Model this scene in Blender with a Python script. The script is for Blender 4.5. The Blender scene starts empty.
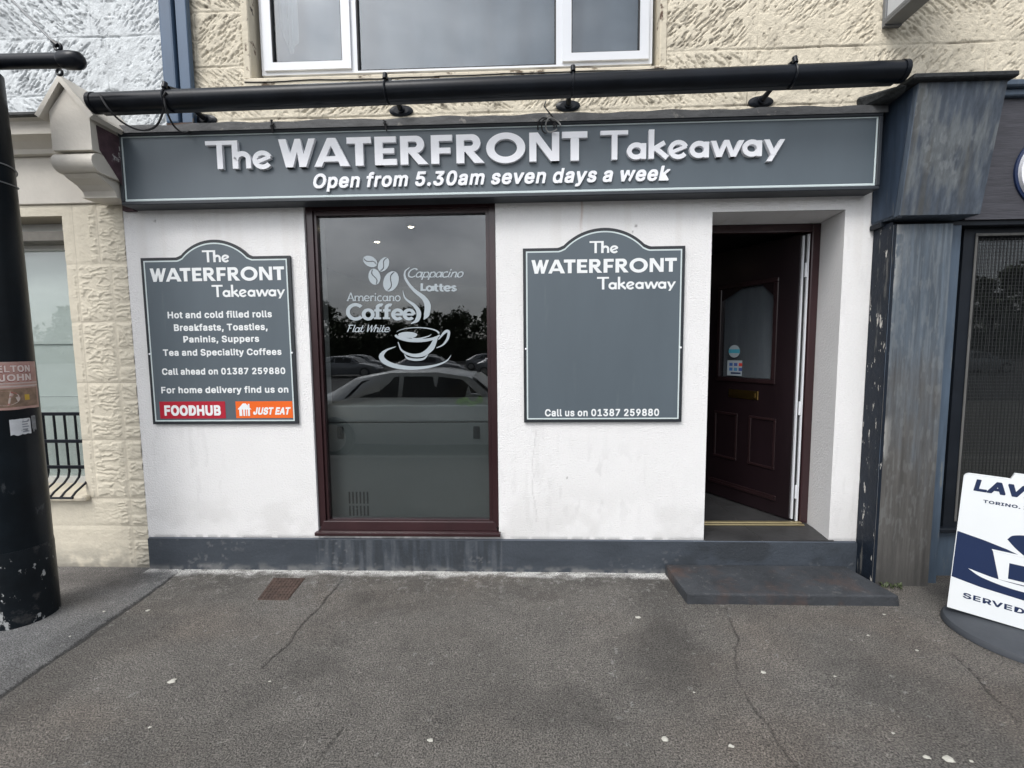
import bpy, bmesh, math, random
import numpy as np
from mathutils import Vector, Matrix
random.seed(7)
PI = math.pi
sc = bpy.context.scene
COL = sc.collection

# ------------------------------------------------------------------ camera
F_PX, CAM_D, CAM_H = 430.0, 2.9054, 1.55
_p, _y, _r = (math.radians(a) for a in (4.58659827, -1.96926861, -0.51794569))
_fwd = Vector((math.sin(_y)*math.cos(_p), math.cos(_y)*math.cos(_p), -math.sin(_p)))
_rt = Vector((math.cos(_y), -math.sin(_y), 0)); _up = _rt.cross(_fwd)
RT = _rt*math.cos(_r) + _up*math.sin(_r); UP = _up*math.cos(_r) - _rt*math.sin(_r); FW = _fwd
cam_d = bpy.data.cameras.new('camera'); cam = bpy.data.objects.new('camera', cam_d); COL.objects.link(cam)
cam_d.sensor_width = 36; cam_d.lens = F_PX*36/1024; cam_d.clip_start = 0.05; cam_d.clip_end = 2000
mw = Matrix((RT, UP, -FW)).transposed().to_4x4(); mw.translation = (0, -CAM_D, CAM_H); cam.matrix_world = mw
sc.camera = cam

# ------------------------------------------------------------------ sky, sun, exposure
SUN_EL, SUN_AZ = 50.0, 212.0
world = bpy.data.worlds.new('World'); sc.world = world; world.use_nodes = True
wt = world.node_tree; wn = wt.nodes; wl = wt.links
bg = wn['Background']; bg.inputs['Strength'].default_value = 0.15
sky = wn.new('ShaderNodeTexSky'); sky.sky_type = 'NISHITA'; sky.sun_disc = False
sky.sun_elevation = math.radians(SUN_EL); sky.sun_rotation = math.radians(SUN_AZ)
sky.air_density = 1.0; sky.dust_density = 3.0
hs = wn.new('ShaderNodeHueSaturation'); hs.inputs['Saturation'].default_value = 0.22
tcw = wn.new('ShaderNodeTexCoord'); mpw = wn.new('ShaderNodeMapping'); mpw.inputs['Scale'].default_value = (1, 1, 2.4)
nzw = wn.new('ShaderNodeTexNoise'); nzw.inputs['Scale'].default_value = 3.4; nzw.inputs['Detail'].default_value = 6; nzw.inputs['Roughness'].default_value = .55
rpw = wn.new('ShaderNodeValToRGB'); rpw.color_ramp.elements[0].position = .3; rpw.color_ramp.elements[1].position = .72
rpw.color_ramp.elements[0].color = (.58, .60, .64, 1); rpw.color_ramp.elements[1].color = (1.36, 1.36, 1.36, 1)
mxw = wn.new('ShaderNodeMixRGB'); mxw.blend_type = 'MULTIPLY'; mxw.inputs[0].default_value = 1
wl.new(sky.outputs[0], hs.inputs['Color']); wl.new(tcw.outputs['Generated'], mpw.inputs[0]); wl.new(mpw.outputs[0], nzw.inputs['Vector'])
wl.new(nzw.outputs['Fac'], rpw.inputs[0]); wl.new(hs.outputs[0], mxw.inputs[1]); wl.new(rpw.outputs[0], mxw.inputs[2]); wl.new(mxw.outputs[0], bg.inputs['Color'])
sl = bpy.data.lights.new('sun', 'SUN'); sl.energy = 0.9; sl.angle = math.radians(24); sl.color = (1, .975, .94)
sun = bpy.data.objects.new('sun', sl); COL.objects.link(sun)
_e, _a = math.radians(SUN_EL), math.radians(SUN_AZ)
sun.rotation_euler = (-Vector((math.sin(_a)*math.cos(_e), math.cos(_a)*math.cos(_e), math.sin(_e)))).to_track_quat('-Z', 'Y').to_euler()
vs = sc.view_settings; vs.view_transform = 'Standard'; vs.look = 'None'; vs.exposure = 0.70; vs.gamma = 1; vs.use_curve_mapping = False

# ------------------------------------------------------------------ measuring: a ray of the photograph met with a real plane
def _ray(px, py): return FW + RT*((px-512)/F_PX) - UP*((py-384)/F_PX)
def at(px, py, y):
    v = _ray(px, py); t = (y + CAM_D)/v.y; return v.x*t, CAM_H + v.z*t
def gr(px, py, z=0.0):
    v = _ray(px, py); t = (z - CAM_H)/v.z; return v.x*t, -CAM_D + v.y*t

# ------------------------------------------------------------------ materials
def nodes(name):
    m = bpy.data.materials.new(name); m.use_nodes = True
    return m, m.node_tree.nodes, m.node_tree.links, m.node_tree.nodes['Principled BSDF']
def ramp(n, p0, c0, p1, c1):
    r = n.new('ShaderNodeValToRGB'); e = r.color_ramp.elements
    e[0].position, e[1].position = p0, p1; e[0].color = (*c0, 1) if len(c0) == 3 else c0; e[1].color = (*c1, 1) if len(c1) == 3 else c1
    return r
def noise(n, l, scale, detail=4, rough=.55, vec=(1, 1, 1), dist=0):
    tc = n.new('ShaderNodeTexCoord'); mp = n.new('ShaderNodeMapping'); mp.inputs['Scale'].default_value = vec
    z = n.new('ShaderNodeTexNoise'); z.inputs['Scale'].default_value = scale; z.inputs['Detail'].default_value = detail
    z.inputs['Roughness'].default_value = rough; z.inputs['Distortion'].default_value = dist
    l.new(tc.outputs['Object'], mp.inputs[0]); l.new(mp.outputs[0], z.inputs['Vector']); return z
def mat(name, base, rough=.6, var=.12, nscale=6, vec=(1, 1, 1), metal=0, bump=0, bscale=80, bvec=(1, 1, 1), wear=None, spec=.5, attr=None, coat=0, rw=.25):
    """wear = (colour, noise scale, threshold, softness, vec): patches of another colour with a shape of their own"""
    m, n, l, b = nodes(name)
    b.inputs['Roughness'].default_value = rough; b.inputs['Metallic'].default_value = metal; b.inputs['Specular IOR Level'].default_value = spec
    if coat: b.inputs['Coat Weight'].default_value = coat; b.inputs['Coat Roughness'].default_value = .15
    z = noise(n, l, nscale, 5, .6, vec)
    lo = tuple(max(0, c*(1-var)) for c in base); hi = tuple(min(1, c*(1+var)) for c in base)
    if attr:
        a = n.new('ShaderNodeAttribute'); a.attribute_name = attr
        r = ramp(n, .5-rw, (1-var,)*3, .5+rw, (1+var,)*3); l.new(z.outputs['Fac'], r.inputs[0])
        mx = n.new('ShaderNodeMixRGB'); mx.blend_type = 'MULTIPLY'; mx.inputs[0].default_value = 1
        l.new(a.outputs['Color'], mx.inputs[1]); l.new(r.outputs[0], mx.inputs[2]); out = mx.outputs[0]
    else:
        r = ramp(n, .28, lo, .72, hi); l.new(z.outputs['Fac'], r.inputs[0]); out = r.outputs[0]
    for wcol, wsc, th, soft, wvec in (wear or []):
        w = noise(n, l, wsc, 6, .65, wvec); rr = ramp(n, th, (0, 0, 0), th+soft, (1, 1, 1)); l.new(w.outputs['Fac'], rr.inputs[0])
        mx = n.new('ShaderNodeMixRGB'); l.new(rr.outputs[0], mx.inputs[0]); l.new(out, mx.inputs[1]); mx.inputs[2].default_value = (*wcol, 1); out = mx.outputs[0]
    l.new(out, b.inputs['Base Color'])
    if bump:
        z2 = noise(n, l, bscale, 3, .6, bvec); bp = n.new('ShaderNodeBump'); bp.inputs['Strength'].default_value = bump; bp.inputs['Distance'].default_value = .01
        l.new(z2.outputs['Fac'], bp.inputs['Height']); l.new(bp.outputs[0], b.inputs['Normal'])
    return m
def glass_mat(name, tint, ior, floor, rough=.01):
    m, n, l, b = nodes(name); n.remove(b)
    o = n['Material Output']; tr = n.new('ShaderNodeBsdfTransparent'); tr.inputs[0].default_value = (*tint, 1)
    g = n.new('ShaderNodeBsdfGlossy'); g.inputs['Roughness'].default_value = rough; g.inputs[0].default_value = (.97, .985, 1, 1)
    fr = n.new('ShaderNodeFresnel'); gm = n.new('ShaderNodeNewGeometry'); mi = n.new('ShaderNodeMix'); mi.inputs[2].default_value = ior; mi.inputs[3].default_value = 1/ior
    l.new(gm.outputs['Backfacing'], mi.inputs[0]); l.new(mi.outputs[0], fr.inputs[0])
    ad = n.new('ShaderNodeMath'); ad.operation = 'ADD'; ad.use_clamp = True; ad.inputs[1].default_value = floor
    bp = n.new('ShaderNodeBump'); bp.inputs['Strength'].default_value = .02; bp.inputs['Distance'].default_value = .01
    z = noise(n, l, 1.6, 1, .5); l.new(z.outputs['Fac'], bp.inputs['Height']); l.new(bp.outputs[0], g.inputs['Normal'])
    mx = n.new('ShaderNodeMixShader'); l.new(fr.outputs[0], ad.inputs[0]); l.new(ad.outputs[0], mx.inputs[0]); l.new(tr.outputs[0], mx.inputs[1]); l.new(g.outputs[0], mx.inputs[2]); l.new(mx.outputs[0], o.inputs[0])
    return m
def emit_mat(name, col, s):
    m, n, l, b = nodes(name); b.inputs['Base Color'].default_value = (*col, 1); b.inputs['Emission Color'].default_value = (*col, 1); b.inputs['Emission Strength'].default_value = s
    return m

# ------------------------------------------------------------------ mesh collector
class MB:
    def __init__(s): s.v = []; s.f = []
    def add(s, v, f):
        k = len(s.v); s.v += [tuple(map(float, p)) for p in v]; s.f += [tuple(i+k for i in q) for q in f]; return s
    def bm(s, b):
        b.verts.ensure_lookup_table(); b.verts.index_update()
        s.add([v.co[:] for v in b.verts], [[v.index for v in f.verts] for f in b.faces]); b.free(); return s
    def hexa(s, p, bev=0, seg=1):
        """p: 4 bottom points then 4 top points, both counter-clockwise from above"""
        b = bmesh.new(); q = [b.verts.new(x) for x in p]
        for f in ((3, 2, 1, 0), (4, 5, 6, 7), (0, 1, 5, 4), (1, 2, 6, 5), (2, 3, 7, 6), (3, 0, 4, 7)): b.faces.new([q[i] for i in f])
        if bev: bmesh.ops.bevel(b, geom=list(b.edges), offset=bev, segments=seg, affect='EDGES', profile=.6)
        return s.bm(b)
    def box(s, x0, x1, y0, y1, z0, z1, bev=0, seg=1):
        return s.hexa([(x0, y0, z0), (x1, y0, z0), (x1, y1, z0), (x0, y1, z0), (x0, y0, z1), (x1, y0, z1), (x1, y1, z1), (x0, y1, z1)], bev, seg)
    def tube(s, pts, r, n=12, cap=True):
        pts = [Vector(p) for p in pts]; rs = r if isinstance(r, (list, tuple)) else [r]*len(pts)
        ref = Vector((0, 0, 1)); d0 = (pts[1]-pts[0]).normalized()
        if abs(d0.dot(ref)) > .9: ref = Vector((1, 0, 0))
        u = d0.cross(ref).normalized(); v = []; f = []
        for i, p in enumerate(pts):
            t = (pts[min(i+1, len(pts)-1)] - pts[max(i-1, 0)]).normalized()
            u = (u - t*u.dot(t)).normalized(); w = t.cross(u)
            for k in range(n):
                a = 2*PI*k/n; v.append(p + (u*math.cos(a) + w*math.sin(a))*rs[i])
        for i in range(len(pts)-1):
            for k in range(n):
                f.append((i*n+k, i*n+(k+1) % n, (i+1)*n+(k+1) % n, (i+1)*n+k))
        if cap: f += [tuple(range(n-1, -1, -1)), tuple((len(pts)-1)*n+k for k in range(n))]
        return s.add(v, f)
    def prism(s, poly, axis, a0, a1):
        """extrude a 2-D polygon along axis 'x' (poly in y,z), 'y' (poly in x,z) or 'z' (poly in x,y)"""
        mk = {'x': lambda p, a: (a, p[0], p[1]), 'y': lambda p, a: (p[0], a, p[1]), 'z': lambda p, a: (p[0], p[1], a)}[axis]
        n = len(poly); v = [mk(p, a0) for p in poly] + [mk(p, a1) for p in poly]
        return s.add(v, [tuple(range(n)), tuple(range(2*n-1, n-1, -1))] + [(i, i+n, (i+1) % n+n, (i+1) % n) for i in range(n)])
    def ring(s, c, R, r, axis='z', N=20, n=8):
        pts = []
        for i in range(N):
            a = 2*PI*i/N; ca, sa = R*math.cos(a), R*math.sin(a)
            pts.append({'z': (c[0]+ca, c[1]+sa, c[2]), 'y': (c[0]+ca, c[1], c[2]+sa), 'x': (c[0], c[1]+ca, c[2]+sa)}[axis])
        k = len(s.v); s.tube(pts + [pts[0]], r, n, cap=False); return s
    def lathe(s, c, prof, n=32):
        v = []; f = []
        for r, z in prof:
            for k in range(n): a = 2*PI*k/n; v.append((c[0]+r*math.cos(a), c[1]+r*math.sin(a), c[2]+z))
        m = len(prof)
        for i in range(m-1):
            for k in range(n): f.append((i*n+k, i*n+(k+1) % n, (i+1)*n+(k+1) % n, (i+1)*n+k))
        f += [tuple(range(n-1, -1, -1)), tuple((m-1)*n+k for k in range(n))]
        return s.add(v, f)
ROOT = {}
def finish(o, parent, local=False):
    COL.objects.link(o)
    if parent is not None:
        o.parent = parent
        if not local:
            q = parent
            while q.parent is not None: q = q.parent
            loc = ROOT.get(q.name, Vector())
            o.data.transform(Matrix.Translation(-loc))
    return o
def build(mb, name, m, parent=None, smooth=False, local=False, recalc=True):
    me = bpy.data.meshes.new(name); me.from_pydata(mb.v, [], mb.f)
    if recalc:
        b = bmesh.new(); b.from_mesh(me); bmesh.ops.recalc_face_normals(b, faces=b.faces); b.to_mesh(me); b.free()
    o = bpy.data.objects.new(name, me)
    for q in (m if isinstance(m, (list, tuple)) else [m]): me.materials.append(q)
    if smooth:
        me.polygons.foreach_set('use_smooth', [True]*len(me.polygons))
        try: me.set_sharp_from_angle(angle=math.radians(40))
        except Exception: pass
    return finish(o, parent, local)
def props(o, label=None, cat=None, group=None, kind=None):
    for k, v in (('label', label), ('category', cat), ('group', group), ('kind', kind)):
        if v: o[k] = v
    return o
def thing(name, label, cat, loc=(0, 0, 0), group=None, rz=0):
    o = bpy.data.objects.new(name, None); COL.objects.link(o); o.location = loc; o.rotation_euler.z = rz
    o.empty_display_size = .1; ROOT[o.name] = Vector(loc)
    return props(o, label, cat, group)

# ------------------------------------------------------------------ numpy noise and relief sheets
def vnoise(x, y, seed=0):
    xi = np.floor(x).astype(np.int64); yi = np.floor(y).astype(np.int64); fx = x-xi; fy = y-yi
    fx = fx*fx*fx*(fx*(fx*6-15)+10); fy = fy*fy*fy*(fy*(fy*6-15)+10)
    def h(a, b):
        k = (a*374761393 + b*668265263 + seed*974711) & 0xffffffff
        k = ((k ^ (k >> 13))*1274126177) & 0xffffffff; k ^= k >> 16
        return (k & 0xffffff)/float(0xffffff)
    return (h(xi, yi)*(1-fx)+h(xi+1, yi)*fx)*(1-fy) + (h(xi, yi+1)*(1-fx)+h(xi+1, yi+1)*fx)*fy
def fbm(x, y, seed=0, oct=4, g=.5):
    s = 0; a = 1; t = 0
    for i in range(oct): s = s + a*vnoise(x*2**i+17.3*i, y*2**i-9.1*i, seed+i); t += a; a *= g
    return s/t
def sstep(a, b, x): t = np.clip((x-a)/(b-a), 0, 1); return t*t*(3-2*t)
def polydist(x, y, pts):
    d = np.full(x.shape, 1e9)
    for (ax, ay), (bx, by) in zip(pts[:-1], pts[1:]):
        vx, vy = bx-ax, by-ay; t = np.clip(((x-ax)*vx+(y-ay)*vy)/(vx*vx+vy*vy), 0, 1)
        d = np.minimum(d, np.hypot(x-ax-t*vx, y-ay-t*vy))
    return d
def sheet(name, us, vs_, place, hfun, m, parent=None, holes=(), kind=None, smooth=True):
    """a finely divided sheet: hfun(u, v) gives relief height and colour; place(u, v, h) gives the point"""
    us = np.asarray(us); vs_ = np.asarray(vs_); U, V = np.meshgrid(us, vs_); H, C = hfun(U, V)
    P = np.stack(place(U, V, H), -1).reshape(-1, 3).astype(np.float32); nu, nv = len(us), len(vs_)
    i, j = np.meshgrid(np.arange(nu-1), np.arange(nv-1)); a = (j*nu+i).ravel()
    uc = (us[:-1]+us[1:])/2; vc = (vs_[:-1]+vs_[1:])/2; UC, VC = np.meshgrid(uc, vc); keep = np.ones(UC.shape, bool)
    for (u0, u1, v0, v1) in holes: keep &= ~((UC > u0) & (UC < u1) & (VC > v0) & (VC < v1))
    a = a[keep.ravel()]; Q = np.stack([a, a+1, a+nu+1, a+nu], 1).astype(np.int32)
    me = bpy.data.meshes.new(name); me.vertices.add(len(P)); me.vertices.foreach_set('co', P.ravel())
    me.loops.add(Q.size); me.loops.foreach_set('vertex_index', Q.ravel()); me.polygons.add(len(Q))
    me.polygons.foreach_set('loop_start', np.arange(0, Q.size, 4, dtype=np.int32))
    me.update(calc_edges=True); me.validate()
    at_ = me.attributes.new('tone', 'FLOAT_COLOR', 'POINT'); col = np.concatenate([C.reshape(-1, 3), np.ones((len(P), 1))], 1).astype(np.float32)
    at_.data.foreach_set('color', col.ravel())
    if smooth: me.polygons.foreach_set('use_smooth', [True]*len(me.polygons))
    me.materials.append(m); o = bpy.data.objects.new(name, me); finish(o, parent)
    if kind: o['kind'] = kind
    return o
def grid(a, b, step, extra=()):
    g = np.linspace(a, b, max(2, int(round((b-a)/step))+1))
    for e in extra:
        if a < e < b: g[np.abs(g-e).argmin()] = e
    return g
def lerp3(c0, c1, t): return np.asarray(c0)*(1-t[..., None]) + np.asarray(c1)*t[..., None]

# ------------------------------------------------------------------ lettering
def arc(cx, cy, rx, ry, a0, a1, n=22):
    return [(cx+rx*math.cos(math.radians(a0+(a1-a0)*i/n)), cy+ry*math.sin(math.radians(a0+(a1-a0)*i/n))) for i in range(n+1)]
def smooth_pts(pts, k=8):
    P = [np.array(p, float) for p in pts]; P = [2*P[0]-P[1]] + P + [2*P[-1]-P[-2]]; out = []
    for i in range(1, len(P)-2):
        for j in range(k):
            t = j/k; a, b, c, d = P[i-1:i+3]
            out.append(tuple(.5*((2*b)+(c-a)*t+(2*a-5*b+4*c-d)*t*t+(3*b-a-3*c+d)*t**3)))
    return out + [tuple(P[-2])]
class Glyphs:
    """flat letter shapes: closed polygons and ribbons (left and right edge), later given thickness"""
    def __init__(s): s.items = []
    def poly(s, p): s.items.append(('p', list(p))); return s
    def rect(s, x0, y0, x1, y1): return s.poly([(x0, y0), (x1, y0), (x1, y1), (x0, y1)])
    def slant(s, x0, y0, x1, y1, w): return s.poly([(x0-w/2, y0), (x0+w/2, y0), (x1+w/2, y1), (x1-w/2, y1)])
    def ribbon(s, L, R): s.items.append(('r', list(L), list(R))); return s
    def stroke(s, pts, w):
        P = np.array(pts, float)
        P = P[np.r_[True, np.hypot(*np.diff(P, axis=0).T) > 1e-6]]
        W = np.interp(np.linspace(0, 1, len(P)), np.linspace(0, 1, len(w)), w) if isinstance(w, (list, tuple)) else np.full(len(P), w)
        closed = len(P) > 3 and np.hypot(*(P[0]-P[-1])) < 1e-4
        T = np.gradient(P, axis=0)
        if closed: T[0] = T[-1] = P[1]-P[-2]
        T /= np.hypot(*T.T)[:, None]+1e-9; N = np.stack([-T[:, 1], T[:, 0]], 1)
        return s.ribbon(P+N*W[:, None]/2, P-N*W[:, None]/2)
    def xf(s, f):
        o = Glyphs(); o.items = [(i[0],) + tuple([f(*p) for p in q] for q in i[1:]) for i in s.items]; return o
    def extend(s, g): s.items += g.items; return s
    def bounds(s):
        a = np.array([p for i in s.items for q in i[1:] for p in q]); return a.min(0), a.max(0)
    def mesh(s, to3, depth, eps=.00015):
        mb = MB()
        for k, it in enumerate(s.items):
            e = depth + (k % 9)*eps
            if it[0] == 'p':
                q = it[1]; n = len(q); v = [to3(x, y, e) for x, y in q] + [to3(x, y, 0) for x, y in q]
                mb.add(v, [tuple(range(n))] + [(i, i+n, (i+1) % n+n, (i+1) % n) for i in range(n)])
            else:
                L, R = it[1], it[2]; n = len(L)
                v = [to3(x, y, e) for x, y in L] + [to3(x, y, e) for x, y in R] + [to3(x, y, 0) for x, y in L] + [to3(x, y, 0) for x, y in R]
                f = []
                for i in range(n-1): f += [(i, i+1, n+i+1, n+i), (i, 2*n+i, 2*n+i+1, i+1), (n+i, n+i+1, 3*n+i+1, 3*n+i)]
                f += [(0, n, 3*n, 2*n), (n-1, 3*n-1, 4*n-1, 2*n-1)]
                mb.add(v, f)
        return mb
def fit(g, x0, x1, y0, s):
    """scale by s in height about the base line y0 and stretch to x0..x1"""
    a, b = g.bounds(); k = (x1-x0)/(b[0]-a[0])
    return g.xf(lambda x, y: (x0+(x-a[0])*k, y0+y*s))

def block_word():
    """WATERFRONT in heavy geometric capitals, cap height 1"""
    g = Glyphs()
    def put(x, build): q = Glyphs(); build(q); g.extend(q.xf(lambda a, b: (a+x, b)))
    def W(q): q.poly([(0, 1), (.27, 1), (.43, .42), (.50, 0), (.24, 0)]); q.poly([(.24, 0), (.50, 0), (.80, 1), (.60, 1)]); q.poly([(.60, 1), (.80, 1), (.91, .42), (.98, 0), (.74, 0)]); q.poly([(.74, 0), (.98, 0), (1.34, 1), (1.10, 1)])
    def A(q): q.poly([(0, 0), (.27, 0), (.76, 1), (.50, 1)]); q.poly([(.50, 1), (.80, 1), (1.29, 0), (.95, 0)]); q.rect(.26, .17, 1.0, .36)
    def T(q): q.rect(0, .78, .88, 1); q.rect(.30, 0, .59, 1)
    def E(q): q.rect(0, 0, .29, 1); q.rect(0, .79, .77, 1); q.rect(0, .41, .70, .59); q.rect(0, 0, .79, .21)
    def P(q):
        q.rect(0, 0, .28, 1)
        q.ribbon([(.2, 1)]+arc(.56, .70, .30, .30, 90, -90)+[(.2, .40)], [(.2, .80)]+arc(.50, .70, .10, .10, 90, -90)+[(.2, .60)])
    def R(q): P(q); q.poly([(.30, .42), (.60, .42), (1.0, 0), (.64, 0)])
    def Fl(q): q.rect(0, 0, .29, 1); q.rect(0, .79, .76, 1); q.rect(0, .36, .69, .56)
    def O(q): q.ribbon(arc(.69, .5, .69, .53, 0, 360, 44), arc(.69, .5, .40, .31, 0, 360, 44))
    def N(q): q.rect(0, 0, .25, 1); q.rect(.80, 0, 1.05, 1); q.poly([(0, 1), (.30, 1), (1.05, 0), (.75, 0)])
    for x, b in ((0, W), (1.28, A), (2.48, T), (3.48, E), (4.40, R), (5.50, Fl), (6.40, R), (7.46, O), (8.98, N), (10.13, T)): put(x, b)
    return g
def deco(word, w=.178):
    """light deco capitals and small letters, cap height 1"""
    g = Glyphs(); x = 0
    X = .56
    for ch in word:
        q = Glyphs(); S = q.stroke
        if ch == 'T': q.rect(-.06, .855, .92, 1.0); q.rect(.345, 0, .545, 1.0); adv = .90
        elif ch == 'h': q.rect(0, 0, w+.03, 1.0); S([(.10, .34)]+arc(.36, .34, .22, .19, 180, 0)+[(.58, 0)], w); adv = .76
        elif ch == 'e': S(arc(.33, .29, .28, .25, 22, 325), w*.92); S([(.07, .20), (.61, .40)], w*.72); adv = .74
        elif ch == 'a': S(arc(.32, .28, .25, .21, 0, 360, 30), w); q.rect(.50, 0, .50+w, X-.02); adv = .76
        elif ch == 'k': q.rect(0, 0, w+.02, 1.0); S([(.08, .28), (.56, .55)], w*.95); S([(.24, .36), (.66, .02)], w); adv = .72
        elif ch == 'w': q.slant(.27, 0, .06, X, w+.02); q.slant(.27, 0, .52, X+.02, w); q.slant(.76, 0, .52, X+.02, w); q.slant(.76, 0, 1.04, X, w+.02); adv = 1.09
        elif ch == 'y': q.slant(.32, .04, .07, X, w+.02); q.slant(.18, -.18, .62, X, w); adv = .72
        g.extend(q.xf(lambda a, b: (a+x, b))); x += adv
    return g

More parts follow.
